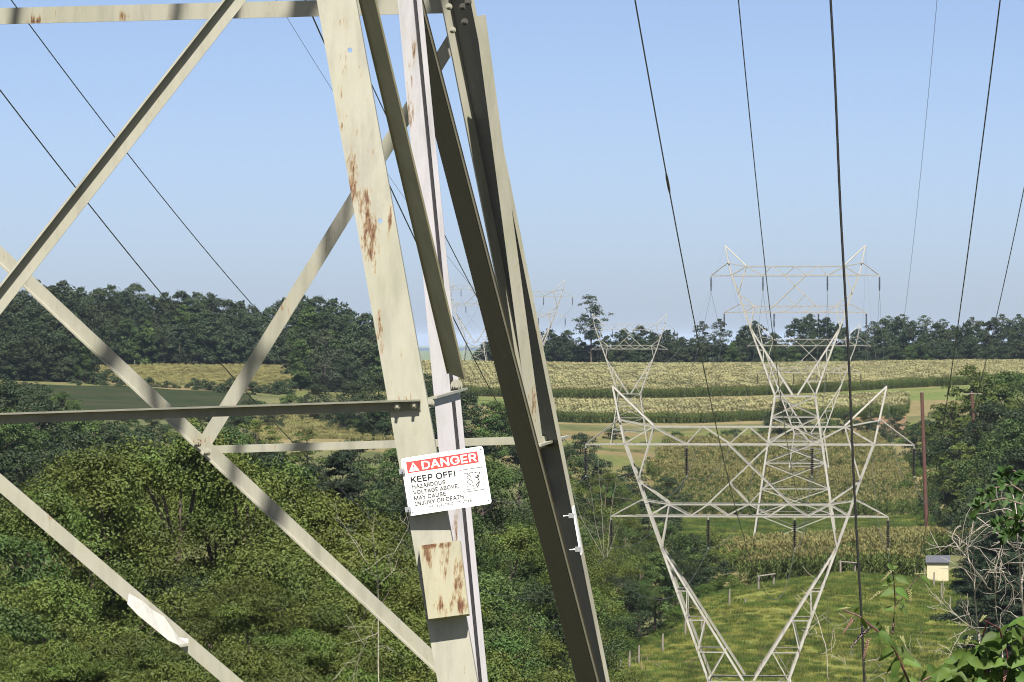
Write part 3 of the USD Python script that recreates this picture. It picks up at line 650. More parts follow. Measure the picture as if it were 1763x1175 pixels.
# ------------------------------------------------------------------ danger sign
def sign():
    root = thing('danger_sign', 'white DANGER KEEP OFF sign with red band, clamped to the leg', 'sign')
    TL, TR, BL = P(689.5, 790, 18.16), P(831, 768, 18.12), P(705, 889, 18.14)
    Wm, Hm = np.linalg.norm(TR - TL), np.linalg.norm(BL - TL)
    ex = unit(TR - TL); ey = unit(TL - BL); ez = unit(np.cross(ex, ey))
    M = np.eye(4); M[:3, 0], M[:3, 1], M[:3, 2], M[:3, 3] = ex, ey, ez, TL
    def loc(m): m = m.copy(); m.apply_transform(M); return m
    from shapely.geometry import box as sbox, Polygon, LineString
    def slab(poly, z0, z1):
        ps = list(poly.geoms) if hasattr(poly, 'geoms') else [poly]
        m = trimesh.util.concatenate([trimesh.creation.extrude_polygon(p_, z1 - z0, engine='earcut') for p_ in ps]); m.apply_translation([0, 0, z0]); return m
    rr = 0.012
    panel = sbox(rr, -Hm + rr, Wm - rr, -rr).buffer(rr, quad_segs=6)
    for fx, fy in ((.03, .06), (.965, .055), (.965, .945), (.04, .95)):
        from shapely.geometry import Point
        panel = panel.difference(Point(fx * Wm, -fy * Hm).buffer(0.0028))
    obj('panel', loc(slab(panel, -0.003, 0)), 'sign_white', root)
    X = lambda f: f * Wm
    Y = lambda f: -f * Hm
    obj('red_band', loc(slab(sbox(X(.06), Y(.265), X(.925), Y(.075)), 0.0004, 0.0012)), 'sign_red', root)
    tri = Polygon([(X(.078), Y(.25)), (X(.205), Y(.25)), (X(.1415), Y(.095))]).buffer(-0.001).buffer(0.001)
    bang = Polygon([(X(.134), Y(.145)), (X(.149), Y(.145)), (X(.144), Y(.205)), (X(.139), Y(.205))]).union(sbox(X(.137), Y(.235), X(.146), Y(.216)))
    obj('warning_triangle', loc(slab(tri.difference(bang), 0.0014, 0.0022)), 'sign_white', root)
    def text(s, x0, x1, y0, y1, name, material, bold=False, z=0.0006):
        m = meshkit.text_mesh(s, 0.05, 0.0008, bold)
        b = m.bounds; m.apply_translation([-b[0][0], -b[0][1], 0])
        m.apply_scale([(X(x1) - X(x0)) / (b[1][0] - b[0][0]), (y1 - y0) * Hm / (b[1][1] - b[0][1]), 1]); m.apply_translation([X(x0), Y(y1), z])
        obj(name, loc(m), material, root)
    text('DANGER', .24, .905, .1, .245, 'lettering', 'sign_white', True, 0.0014)
    text('KEEP OFF!', .085, .625, .335, .445, 'lettering', 'sign_black', True)
    text('HAZARDOUS', .088, .49, .475, .547, 'lettering', 'sign_grey', True)
    text('VOLTAGE ABOVE.', .088, .645, .575, .648, 'lettering', 'sign_grey', True)
    text('MAY CAUSE', .088, .475, .672, .745, 'lettering', 'sign_grey', True)
    text('INJURY OR DEATH.', .088, .70, .768, .842, 'lettering', 'sign_grey', True)
    text('PPL ELECTRIC UTILITIES', .255, .77, .874, .912, 'lettering', 'sign_grey')
    fr = sbox(X(.70), Y(.715), X(.935), Y(.375)).buffer(0.006, quad_segs=5)
    obj('pictogram_frame', loc(slab(fr.difference(fr.buffer(-0.0016)), 0.0006, 0.0012)), 'sign_black', root)
    def strokes(segs, w):
        from shapely import union_all
        return union_all([LineString([(X(a), Y(b)), (X(c), Y(d))]).buffer(w) for a, b, c, d in segs])
    tw = [(.735, .70, .765, .42), (.825, .70, .795, .42), (.735, .70, .825, .70), (.74, .66, .815, .58), (.82, .66, .75, .58), (.75, .57, .805, .50), (.81, .57, .757, .50), (.757, .49, .798, .43), (.803, .49, .765, .43),
          (.725, .42, .835, .42), (.73, .42, .725, .45), (.83, .42, .835, .45)]
    obj('tower_pictogram', loc(slab(strokes(tw, 0.0007), 0.0006, 0.0012)), 'sign_grey', root)
    body = strokes([(.885, .53, .895, .60), (.885, .53, .85, .50), (.885, .53, .915, .44), (.895, .60, .865, .62), (.865, .62, .845, .66), (.895, .60, .88, .65), (.88, .65, .855, .69)], 0.0019)
    from shapely.geometry import Point
    body = body.union(Point(X(.882), Y(.49)).buffer(.0034)).union(strokes([(.845, .415, .87, .43), (.87, .425, .905, .43)], 0.0013))
    obj('falling_figure', loc(slab(body, 0.0006, 0.0012)), 'sign_black', root)
    for fy in (.22, .885):
        m = trimesh.creation.box([0.024, 0.021, 0.012]); m.apply_translation([-0.001, Y(fy), 0.004])
        b = trimesh.creation.cylinder(radius=0.003, height=0.006, sections=8); b.apply_translation([0.002, Y(fy), 0.012])
        obj('clip', loc(trimesh.util.concatenate([m, b])), 'galvanised', root)
        s = trimesh.creation.box([0.02, 0.018, 0.09]); s.apply_translation([-0.003, Y(fy), -0.04])
        obj('clip_strap', loc(s), 'galvanised', root)
sign()
# second sign seen edge on, on the far right leg
r2 = thing('edge_on_sign', 'white sign seen edge on, clipped to the far right leg', 'sign')
a2, b2 = P(987, 874, 24.2), P(1001, 955, 24.2)
a, u, v = axes(a2, b2)
obj('panel', prism(a2, b2, [(-.008, -.02), (.0, -.02), (.012, .24), (.004, .24)], [(-.008, -.02), (.0, -.02), (.012, .24), (.004, .24)], u, v), 'sign_white', r2)
for px, py in ((984, 888), (995, 946)):
    m = trimesh.creation.box([0.032, 0.04, 0.026]); m.apply_translation(P(px, py, 24.17)); obj('clip', m, 'galvanised', r2)
    obj('clip_bolt', tube([P(px - 14, py + 1, 24.17), P(px, py, 24.17)], 0.004, 6), 'galvanised', r2)
# black cable hanging straight through the right of the view
cb = thing('black_cable', 'thick black cable running straight from sky to weeds, in front of the nearest pylon', 'cable')
cpts = [P(1430 + 58 / 1175 * y, y, 20 + 0.0002 * y) + np.array([0.002 * math.sin(y * .013), 0, 0]) for y in np.linspace(-4200, 1420, 220)]
obj('strand', tube(cpts, 0.0058, 8), 'black_cable', cb, smooth=True)

# ------------------------------------------------------------------ trees
def tree_kind(name, seed, H, R, base, nclump, clr, per, leaf, leafm, barkm='bark', squash=0.75, top=1.15, trunk_r=0.25, limbs=14, aspect=0.55, fill=0.5):
    """Tapered trunk with limbs and a crown of leaf clumps spread through an uneven volume. Top of the crown is at z = H; trunk goes 9 m below 0."""
    rng = np.random.default_rng(seed); root = kind_root(name)
    cc, cr = [], []
    ang0 = rng.uniform(0, 6.28, 6); amp = rng.uniform(0.05, 0.2, 6)
    while len(cc) < nclump:
        qh = rng.uniform(0, 1); th = rng.uniform(0, 2 * math.pi)
        env = math.sin(math.pi * min(1, max(0, (0.12 + 0.88 * qh)) ** top)) ** 0.62
        env *= 1 + sum(amp[k] * math.sin((k + 1) * th + ang0[k] + 4 * qh * (k % 3)) for k in range(5))
        rad = R * env * (rng.uniform(fill, 1.0) if rng.uniform() < 0.8 else rng.uniform(0.1, 0.6))
        z = base + (H - base) * qh * 0.93
        cc.append((rad * math.cos(th), rad * math.sin(th), z)); cr.append(clr * rng.uniform(0.65, 1.35) * (1 - 0.35 * qh))
    cc, cr = np.array(cc), np.array(cr)
    over = (cc[:, 2] + cr * squash).max() - H
    cc[:, 2] -= over
    N = (per * (cr / clr) ** 2).astype(int).clip(20)
    idx = np.repeat(np.arange(nclump), N); n = len(idx)
    d = rng.normal(size=(n, 3)); d /= np.linalg.norm(d, axis=1, keepdims=True); d[:, 2] = np.where(d[:, 2] < -0.3, -d[:, 2] * rng.uniform(0, 1, n), d[:, 2])
    rr = cr[idx] * (1 - 0.5 * rng.uniform(0, 1, n) ** 2.2) * (1 + 0.3 * np.sin(d[:, 0] * 7 + idx) * np.sin(d[:, 1] * 6 + idx * 2) )
    c = cc[idx] + d * rr[:, None] * np.array([1, 1, squash])
    nr = d * 0.85 + np.array([0, 0, 0.45]) + rng.normal(size=(n, 3)) * 0.55
    tr = [tube([(0, 0, -9), (0.05, 0, 0), (rng.normal() * .2, rng.normal() * .2, base + (H - base) * 0.35), (rng.normal() * .35, rng.normal() * .35, H * 0.9)], [trunk_r * 1.25, trunk_r, trunk_r * 0.7, trunk_r * 0.12], 8)]
    obj('trunk', tr[0], barkm, root, smooth=True)
    lm = []
    for i in rng.choice(nclump, min(limbs, nclump), replace=False):
        e = cc[i]; z0 = max(base * 0.75, e[2] - np.hypot(e[0], e[1]) * rng.uniform(0.5, 1.0))
        z0 = min(z0, H * 0.8); m = np.array([e[0] * 0.45, e[1] * 0.45, z0 + (e[2] - z0) * 0.35]) + rng.normal(size=3) * 0.15
        lm.append(tube([(0, 0, z0), m, e], [trunk_r * 0.4, trunk_r * 0.26, trunk_r * 0.08], 5))
    obj('limbs', cat_mesh(lm), barkm, root, smooth=True, kind='stuff')
    obj('crown', blades(rng, c, nr, leaf, aspect), leafm, root, kind='stuff')
    return root, H
TK = {}
def tk(name, *a, **k): TK[name] = tree_kind(name, *a, **k)
# near kinds: 130 to 250 m away
tk('near_broadleaf', 11, 17, 4.6, 6.0, 100, 1.12, 1050, 0.115, 'leaf_olive', limbs=20)
tk('near_yellowing', 12, 16, 4.2, 5.5, 95, 1.05, 1000, 0.112, 'leaf_yellowing', limbs=18)
tk('near_green', 13, 16, 4.4, 5.0, 95, 1.1, 950, 0.12, 'leaf_green', limbs=18)
tk('near_feathery', 14, 13, 4.2, 5.0, 140, 0.8, 800, 0.13, 'leaf_olive', squash=0.5, aspect=0.32, limbs=18)
tk('near_deep', 15, 15, 4.0, 4.5, 95, 1.05, 850, 0.12, 'leaf_deep', limbs=18)
tk('cedar', 16, 12, 2.6, 1.0, 120, 0.75, 330, 0.20, 'leaf_cedar', squash=0.4, top=0.45, aspect=0.35)
# middle kinds: 350 to 800 m
tk('mid_oak', 21, 15, 5.4, 3.0, 100, 1.3, 170, 0.36, 'leaf_deep', limbs=14)
tk('mid_locust', 22, 14, 4.6, 3.5, 90, 1.1, 160, 0.34, 'leaf_olive', squash=0.55, limbs=14)
tk('mid_green', 23, 13, 5.0, 2.5, 100, 1.2, 170, 0.34, 'leaf_green', limbs=14)
# far kinds: about 1 km
tk('far_oak', 31, 18, 6.0, 0.5, 130, 1.6, 95, 0.62, 'leaf_far', limbs=10, fill=0.35)
tk('far_tall', 32, 19, 4.8, 0.5, 120, 1.45, 95, 0.6, 'leaf_far', limbs=12, fill=0.35)
tk('far_round', 33, 15, 6.2, 0.0, 130, 1.6, 95, 0.62, 'leaf_far', limbs=10, fill=0.35)
tk('far_grey', 34, 17, 4.6, 3.5, 60, 1.3, 60, 0.55, 'leaf_grey', barkm='pale_bark', limbs=22, fill=0.3)
tk('far_open', 35, 20, 5.6, 7.0, 58, 1.5, 70, 0.55, 'leaf_grey', limbs=22, fill=0.35, top=1.7)
tk('far_light', 36, 16, 4.6, 0.5, 110, 1.4, 90, 0.6, 'leaf_green', limbs=10, fill=0.35)
# shrubs
tk('shrub', 41, 3.2, 1.9, 0.3, 40, 0.62, 130, 0.17, 'leaf_weed', limbs=8, trunk_r=0.05)
tk('dark_shrub', 42, 3.6, 2.2, 0.3, 40, 0.7, 110, 0.24, 'leaf_deep', limbs=8, trunk_r=0.06)
tk('far_shrub', 43, 4.0, 2.6, 0.2, 40, 0.8, 70, 0.36, 'leaf_green', limbs=8, trunk_r=0.06)

trng = np.random.default_rng(77)
MARKS = [('danger sign', 768, 830), ('rusty cover box', 765, 1000), ('bare grey sapling', 650, 1000), ('two-bolt joint', 348, 770), ('white paint flake', 270, 1065), ('edge-on white sign', 995, 915), ('crossing of the diagonals', 30, 480),
         ('small far pylon', 1084, 620), ('waist of the nearest pylon', 1300, 1168), ('upper left arm tip of nearest pylon', 1010, 772), ('upper right arm tip of nearest pylon', 1573, 763), ('top of the tall pylon', 1365, 470), ('first wooden pole', 1589, 780), ('second wooden pole', 1675, 720),
         ('cream shed', 1616, 990), ('black cable on the skyline', 1459, 590), ('main leg at the level strut', 700, 700), ('left end of the level strut', 20, 720), ('bolted end of the olive brace', 788, 662), ('lower left arm tip of nearest pylon', 1057, 893), ('open tree on the skyline', 1018, 560)]
DIRS = ['right of', 'below right of', 'below', 'below left of', 'left of', 'above left of', 'above', 'above right of']
WORDS = {'near_broadleaf': 'olive rounded tree', 'near_yellowing': 'yellowing tree', 'near_green': 'mid green tree', 'near_feathery': 'feathery olive tree', 'near_deep': 'dark green tree', 'cedar': 'blackish evergreen', 'mid_oak': 'dark bushy tree', 'mid_locust': 'olive bushy tree', 'mid_green': 'green bushy tree',
         'far_oak': 'broad dark skyline tree', 'far_tall': 'tall dark skyline tree', 'far_round': 'round dark skyline tree', 'far_grey': 'thin grey skyline tree', 'far_light': 'lighter green skyline tree', 'shrub': 'light shrub', 'dark_shrub': 'dark bush', 'far_shrub': 'small green bush'}
taken = set()
def unique_label(kind, px, py, group_label):
    if not (-30 < px < 1793 and kind in WORDS): return None
    for nm, mx, my in sorted(MARKS, key=lambda m: (m[1] - px) ** 2 + (m[2] - py) ** 2)[:7]:
        d = DIRS[int(round(math.degrees(math.atan2(py - my, px - mx)) / 45)) % 8]
        r = math.hypot(px - mx, py - my); far = 'close ' if r < 70 else '' if r < 170 else 'well ' if r < 300 else 'far '
        lb_ = f'{WORDS[kind]} {far}{d} the {nm}'
        if lb_ not in taken:
            taken.add(lb_); return lb_
    return None
def plant(kind, px, ytop, d, s, label, group=None, name='broadleaf_tree', cat='tree', wide=1.0):
    root, H = TK[kind]
    top = P(px, ytop, d)
    z0 = top[2] - H * s
    if group:
        ul = unique_label(kind, px, ytop + 3.0 * s / d * FPX, label)
        label = ul or label
    thing(name, label, cat, group, (top[0], d, z0), trng.uniform(0, 360), (s * wide, s * wide, s), ref=root)

# left foreground wood (crowns seen from above)
plant('near_broadleaf', 300, 732, 132, 1.12, 'largest rounded olive-green tree in the left foreground, top below the level strut', wide=1.0)
plant('near_broadleaf', 175, 762, 128, 0.95, 'olive-green tree at the left shoulder of the largest rounded one')
plant('near_broadleaf', 430, 772, 136, 0.95, 'olive-green tree on the right shoulder of the largest rounded one')
for px, y, d, s in ((300, 800, 141, 1.0), (385, 828, 139, 1.0), (205, 838, 134, 0.95), (120, 800, 138, .9)): plant('near_broadleaf', px, y, d, s, 'olive tree filling the left wood behind the largest rounded one', 'olive trees filling the left wood')
plant('near_yellowing', 520, 835, 139, 0.95, 'yellowing tree behind the two-bolt diagonal, right of the largest rounded tree')
plant('near_yellowing', 590, 900, 126, 0.92, 'yellow-speckled tree just left of the bare sapling and main leg')
g = 'olive trees of the lower left wood'; lb = 'olive-green tree crown low in the left foreground wood'
for px, y, d, s, kd in ((40, 835, 118, 0.9, 'near_broadleaf'), (-60, 870, 112, 0.95, 'near_green'), (90, 985, 108, 0.7, 'near_broadleaf'), (345, 985, 124, 0.7, 'near_deep'), (470, 930, 116, 0.85, 'near_broadleaf'),
                     (560, 1010, 108, 0.8, 'near_yellowing'), (10, 1040, 102, 0.8, 'near_green'), (640, 960, 120, 0.9, 'near_yellowing'), (690, 1040, 108, 0.8, 'near_broadleaf'), (620, 1090, 98, 0.8, 'near_yellowing')):
    plant(kd, px, y, d, s, lb, g)
g2 = 'feathery small trees of the lower left wood'; lb2 = 'light feathery-leaved tree low in the left foreground, under the pale diagonal'
for px, y, d, s in ((430, 990, 106, 0.72), (520, 1082, 96, 0.7), (390, 1105, 92, 0.72), (215, 1090, 95, 0.7), (95, 1100, 94, 0.75), (-30, 1080, 95, 0.8), (300, 1140, 84, 0.7), (600, 1150, 88, 0.75), (480, 1150, 86, .75)):
    plant('near_feathery', px, y, d, s, lb2, g2, name='feathery_tree')
# centre wood between the near pylon and the pasture
cw = [(760, 800, 225, 1.0, 'near_deep'), (830, 782, 235, 1.05, 'near_green'), (905, 800, 240, 1.0, 'near_deep'), (960, 818, 275, 0.95, 'near_broadleaf'), (1040, 812, 400, 0.7, 'near_broadleaf'), (800, 880, 200, 1.0, 'near_green'), (870, 900, 205, 1.0, 'near_broadleaf'), (945, 890, 235, 1.0, 'near_broadleaf'),
      (975, 880, 285, 0.75, 'near_broadleaf'), (1035, 872, 340, 0.7, 'near_green'), (1078, 885, 360, 0.58, 'near_broadleaf'), (740, 930, 180, 1.0, 'near_broadleaf'), (840, 980, 175, 1.0, 'near_green'), (900, 1000, 190, 0.95, 'near_deep'), (965, 970, 230, 1.0, 'near_green'), (960, 965, 283, 0.85, 'near_green'), (1000, 958, 295, 0.6, 'near_deep'), (1062, 955, 320, .46, 'near_deep'), (1100, 948, 335, .42, 'near_green'),
      (760, 1040, 155, 1.0, 'near_broadleaf'), (860, 1075, 158, 0.95, 'near_green'), (930, 1080, 190, 0.85, 'near_broadleaf'), (985, 1060, 240, 0.8, 'near_green'), (960, 1040, 282, 0.65, 'near_deep'), (1030, 1020, 295, 0.36, 'near_green'), (1050, 1050, 292, 0.3, 'near_deep'), (720, 1120, 135, 0.9, 'near_yellowing'), (800, 1140, 138, 0.9, 'near_deep'), (880, 1150, 160, 0.8, 'near_green'), (960, 1130, 215, 0.75, 'near_deep'), (950, 1095, 276, 0.62, 'near_green'), (940, 1150, 262, .65, 'near_green'), (990, 1095, 284, .42, 'near_deep'), (1025, 1100, 286, .26, 'near_green')]
for px, y, d, s, kd in cw:
    plant(kd, px, y, d, s, {'near_deep': 'dark green tree in the wood between painted pylon and pasture', 'near_green': 'mid green tree in the wood between painted pylon and pasture', 'near_broadleaf': 'olive tree in the wood between painted pylon and pasture', 'near_yellowing': 'yellowing tree in the wood just below the cover box'}[kd],
          {'near_deep': 'dark trees of the centre wood', 'near_green': 'green trees of the centre wood', 'near_broadleaf': 'olive trees of the centre wood'}.get(kd))
plant('mid_green', 1150, 902, 385, 0.52, 'dark rounded tree inside the left arm of the nearest pylon')
plant('mid_oak', 1190, 918, 395, 0.44, 'dark tree just right of the left arm of the nearest pylon')
plant('mid_locust', 1222, 908, 402, 0.48, 'olive bushy tree before the corn, under the second lower insulator')
plant('mid_oak', 1165, 955, 352, 0.28, 'low dark tree at the upper end of the fence line')
plant('mid_green', 1128, 950, 338, 0.45, 'mid green tree at the left arm of the nearest pylon, beside the fence')
plant('mid_oak', 1078, 1000, 318, 0.36, 'dark tree leaning over the lower fence posts')
# dark cedar-like trees and hedges in the left middle distance
for px, y, d, s in ((470, 782, 215, 1.15), (530, 800, 220, 1.1), (590, 775, 240, 1.1)):
    plant('cedar', px, y, d, s, 'dark layered evergreen behind the yellowing trees', 'dark layered evergreens behind the yellowing trees', name='evergreen_tree')
lm = [(10, 700, 430, 0.9, 'mid_green'), (70, 690, 440, 1.0, 'mid_oak'), (130, 705, 450, 0.9, 'mid_green'), (185, 725, 460, 0.8, 'mid_oak'), (250, 740, 470, 0.85, 'mid_oak'), (30, 770, 390, 0.9, 'mid_oak'), (110, 765, 400, 0.9, 'mid_oak'), (190, 770, 410, 0.9, 'mid_oak'),
      (390, 735, 460, 0.8, 'mid_green'), (440, 722, 480, 0.8, 'mid_locust'), (330, 720, 500, 0.7, 'mid_locust'), (530, 738, 520, 0.7, 'mid_locust'), (610, 755, 480, 0.8, 'mid_oak'), (680, 770, 450, 0.85, 'mid_green'), (-60, 690, 430, 1.0, 'mid_oak'), (450, 760, 420, .8, 'mid_oak'), (740, 765, 420, .8, 'mid_oak')]
lm += [(215, 704, 640, 0.55, 'mid_green'), (262, 712, 620, 0.6, 'mid_oak'), (310, 706, 645, 0.55, 'mid_green'), (352, 700, 660, 0.5, 'mid_oak'), (405, 712, 620, 0.6, 'mid_oak'), (150, 716, 600, .6, 'mid_oak'), (10, 652, 560, .9, 'mid_oak'), (62, 660, 575, .85, 'mid_oak'), (108, 674, 590, .65, 'mid_green'), (-40, 650, 560, .9, 'mid_oak'), (432, 686, 700, .55, 'mid_oak'), (412, 698, 690, .5, 'mid_green'), (470, 700, 680, .5, 'mid_oak')]
for px, y, d, s, kd in lm: plant(kd, px, y, d, s, {'mid_green': 'green hedgerow tree beyond the left foreground wood', 'mid_oak': 'dark hedgerow tree beyond the left foreground wood', 'mid_locust': 'olive hedgerow tree beyond the left foreground wood'}[kd], {'mid_green': 'green trees beyond the left wood', 'mid_oak': 'dark trees beyond the left wood', 'mid_locust': 'olive trees beyond the left wood'}[kd])
mb = [(800, 672, 560, 0.75, 'mid_oak'), (850, 690, 560, 0.7, 'mid_green'), (895, 700, 570, 0.65, 'mid_oak'), (760, 650, 600, .75, 'mid_oak'), (720, 640, 640, 0.8, 'mid_oak'), (655, 640, 660, 0.85, 'mid_oak'), (610, 655, 700, 0.8, 'mid_oak'), (545, 660, 720, 0.7, 'mid_oak'), (500, 678, 740, .6, 'mid_green'), (590, 690, 690, 0.6, 'mid_oak'), (450, 690, 760, .5, 'mid_green'), (640, 690, 660, .6, 'mid_green')]
for px, y, d, s, kd in mb: plant(kd, px, y, d, s, {'mid_oak': 'dark bushy tree behind the main leg, below the skyline fields', 'mid_green': 'green bushy tree behind the main leg, below the skyline fields'}[kd], {'mid_oak': 'dark trees behind the main leg', 'mid_green': 'green trees behind the main leg'}[kd])
# hedge of shrubs at the golden field
hr = np.random.default_rng(4)
for px, y, d, s in [(x_ + hr.uniform(-8, 8), 674 - 17 * k_ + hr.uniform(-6, 5), hr.uniform(850, 892), k_ * 1.0) for x_, k_ in zip(range(20, 520, 24), hr.uniform(0.6, 1.25, 40))] + [(150, 636, 900, 2.0), (185, 634, 905, 1.9), (475, 655, 870, 1.6), (600, 700, 745, 1.5), (540, 705, 750, 1.3), (470, 712, 752, 1.2), (505, 700, 770, 1.6)]:
    plant('dark_shrub', px, y, d, s, 'dark hedge bush between the bean field and the golden field', 'hedge bushes below the golden field', name='hedge_bush', cat='bush')
# far wood on the left skyline
tops = [(-90, 490), (-40, 492), (0, 498), (35, 502), (62, 481), (85, 492), (110, 483), (140, 494), (165, 496), (190, 490), (215, 500), (235, 487), (262, 508), (285, 503), (310, 500), (338, 503), (362, 504), (390, 515), (415, 518), (440, 530), (468, 528), (490, 512), (520, 506), (548, 509), (575, 514), (600, 530), (628, 538), (655, 545)]
lf = 'dark tree of the big wood on the left skyline'
for i, (px, y) in enumerate(tops):
    plant(['far_oak', 'far_tall', 'far_round'][i % 3], px, y, (1118 if 150 < px < 530 else 1000) + 25 * (i % 2), trng.uniform(0.95, 1.1) * (1.1 if 150 < px < 530 else 1), lf, 'trees of the wood on the left skyline')
for row, (dy, d) in enumerate(((24, 970), (52, 945), (78, 925))):
    for px in range(-90, 660, 34):
        if row == 2 and (170 < px < 510 or px > 600): continue
        if row == 1 and px > 330 and False: continue
        y = np.interp(px, [t[0] for t in tops], [t[1] for t in tops]) + dy + trng.uniform(-8, 8)
        if 150 < px < 520 and y > 600: continue
        kd = ['far_oak', 'far_tall', 'far_round', 'far_oak', 'far_light'][trng.integers(0, 5)]
        dd = d if not 150 < px < 520 else 1110 - 5 * row
        plant(kd, px + trng.uniform(-12, 12), y, dd, trng.uniform(0.8, 1.0) * (1 if row < 2 else 0.8), lf, 'trees of the wood on the left skyline')
plant('far_light', 345, 518, 1122, 1.22, 'lighter green feathery tree in the middle of the left skyline wood')
plant('far_grey', 560, 565, 900, 1.0, 'tree with a pale leaning trunk at the right end of the left wood')
# right skyline
tops = [(835, 600), (865, 588), (905, 575), (945, 566), (975, 568), (1045, 578), (1075, 566), (1100, 560), (1125, 572), (1150, 568), (1172, 580), (1300, 552), (1285, 560), (1335, 572), (1370, 548), (1395, 540), (1420, 546), (1445, 556), (1478, 566), (1520, 548), (1545, 545), (1572, 552), (1612, 556), (1640, 560), (1662, 556), (1690, 552), (1712, 546), (1740, 552), (1768, 548), (1800, 545), (1840, 550)]
rf = 'tree of the long dark treeline on the right skyline'
for i, (px, y) in enumerate(tops):
    plant(['far_oak', 'far_round', 'far_tall'][i % 3], px, y, 1190 + 25 * (i % 2), trng.uniform(0.8, 0.95), rf, 'trees of the right skyline treeline')
for px in [a_ + b_ for a_ in range(830, 1860, 18) for b_ in (0,)]:
    plant(['far_oak', 'far_round', 'far_light', 'far_round'][trng.integers(0, 4)], px + trng.uniform(-9, 9), trng.uniform(574, 600), 1176 + trng.uniform(-3, 8), trng.uniform(0.55, 0.7), rf, 'trees of the right skyline treeline')
for px, y in ((1210, 552), (1240, 548), (1505, 552), (1530, 543), (1555, 540), (1590, 542), (1625, 548), (1672, 545), (1726, 540), (1755, 540)):
    plant('far_grey', px, y, 1215, trng.uniform(0.8, 0.95), 'thin grey-leaved tree rising from the right skyline treeline', 'thin grey trees in the right treeline')
plant('far_open', 1018, 507, 1170, 0.95, 'tall open tree standing above the treeline left of the small pylon')
plant('far_light', 1262, 590, 1170, 0.5, 'small light green round tree in front of the right treeline')
# middle hill hedge
for px, y, d, s, kd in ((1000, 745, 690, 0.7, 'mid_oak'), (1060, 735, 780, 0.65, 'mid_oak'), (1035, 790, 560, .7, 'mid_oak'), (1085, 800, 600, 0.65, 'mid_oak'), (1110, 760, 770, 0.55, 'mid_oak'), (1060, 830, 480, 0.6, 'mid_green'), (1120, 850, 470, 0.55, 'mid_oak'), (975, 770, 560, .7, 'mid_green'), (1150, 820, 560, .5, 'mid_oak')):
    plant(kd, px, y, d, s, 'dark tree behind the left arm of the nearest pylon', 'trees behind the left arm of the nearest pylon')
for px, y, d, s, kd in ((1345, 690, 778, 0.7, 'mid_oak'), (1265, 738, 775, 0.45, 'mid_oak'), (1310, 735, 772, 0.45, 'mid_green'), (1385, 715, 775, 0.6, 'mid_oak'), (1425, 720, 775, 0.6, 'mid_green'), (1460, 708, 780, 0.6, 'mid_oak'), (1500, 722, 770, 0.55, 'mid_oak'), (1540, 712, 775, 0.65, 'mid_oak'), (1575, 730, 765, 0.6, 'mid_green'), (1475, 745, 764, .45, 'mid_oak'), (1530, 755, 760, .45, 'mid_oak'), (1580, 765, 750, .5, 'mid_oak'), (1425, 755, 763, .4, 'mid_oak'), (1500, 690, 790, 0.45, 'mid_locust')):
    plant(kd, px, y, d, s, 'dark hedge tree behind the two tall pylons, above the hill corn', 'hedge trees above the hill corn')
for px, y, s in ((1165, 742, .9), (1225, 745, .8), (1250, 740, .9)):
    plant('far_shrub', px, y, 785, s, 'lone small green bush on the strip above the hill corn', 'small bushes above the hill corn', name='bush', cat='bush')
# right-hand trees
rt = [(1672, 628, 590, 1.1, 'mid_locust', 'tallest olive tree at right, behind the second wooden pole'), (1640, 690, 575, 0.8, 'mid_locust', 'olive tree right beside the first wooden pole'), (1735, 638, 600, 1.2, 'mid_green', 'green tree at the right edge under the skyline')]
for px, y, d, s, kd, lab in rt: plant(kd, px, y, d, s, lab)
for px, y, d, s, kd in ((1790, 650, 590, 1.2, 'mid_oak'), (1705, 690, 570, 1.0, 'mid_oak'), (1765, 700, 560, 1.1, 'mid_oak'), (1655, 760, 560, 0.8, 'mid_locust'), (1700, 770, 550, 0.9, 'mid_green'), (1750, 765, 540, 1.0, 'mid_oak'), (1640, 815, 560, 0.6, 'mid_oak'), (1680, 820, 500, 0.75, 'mid_locust'), (1730, 840, 460, 0.8, 'mid_oak'), (1780, 830, 450, 0.9, 'mid_oak'), (1595, 722, 700, .75, 'mid_oak'), (1625, 700, 720, .8, 'mid_green'), (1810, 720, 520, 1.1, 'mid_oak'), (1680, 880, 430, 0.6, 'mid_oak'), (1720, 800, 440, .85, 'mid_oak'), (1765, 770, 440, .95, 'mid_oak'), (1700, 850, 420, .7, 'mid_oak'), (1740, 720, 520, 1.0, 'mid_green'), (1650, 720, 640, .9, 'mid_green'), (1630, 850, 570, .45, 'mid_green')):
    plant(kd, px, y, d, s, {'mid_oak': 'dark tree of the right-hand wood behind the wooden poles', 'mid_green': 'green tree of the right-hand wood behind the wooden poles', 'mid_locust': 'olive tree of the right-hand wood behind the wooden poles'}[kd], {'mid_oak': 'dark trees of the right wood', 'mid_green': 'green trees of the right wood', 'mid_locust': 'olive trees of the right wood'}[kd])
for px, y, d, s in ((1680, 925, 350, 0.8), (1690, 990, 342, 0.62), (1712, 890, 335, 1.0), (1735, 870, 325, 1.1), (1775, 900, 310, 1.1), (1716, 960, 320, 0.95), (1740, 950, 300, 1.0), (1780, 980, 290, 1.0), (1722, 1030, 300, 0.8), (1760, 1040, 285, .9)):
    plant('cedar', px, y, d, s, 'very dark evergreen behind the bare branches at lower right', 'very dark evergreens at lower right', name='evergreen_tree', wide=1.3)
plant('shrub', 1640, 1008, 352, 0.9, 'olive shrub in front of the little cream shed', name='shrub', cat='shrub', wide=1.2)
plant('shrub', 1664, 992, 356, 1.0, 'olive shrub at the right corner of the little cream shed', name='shrub', cat='shrub')
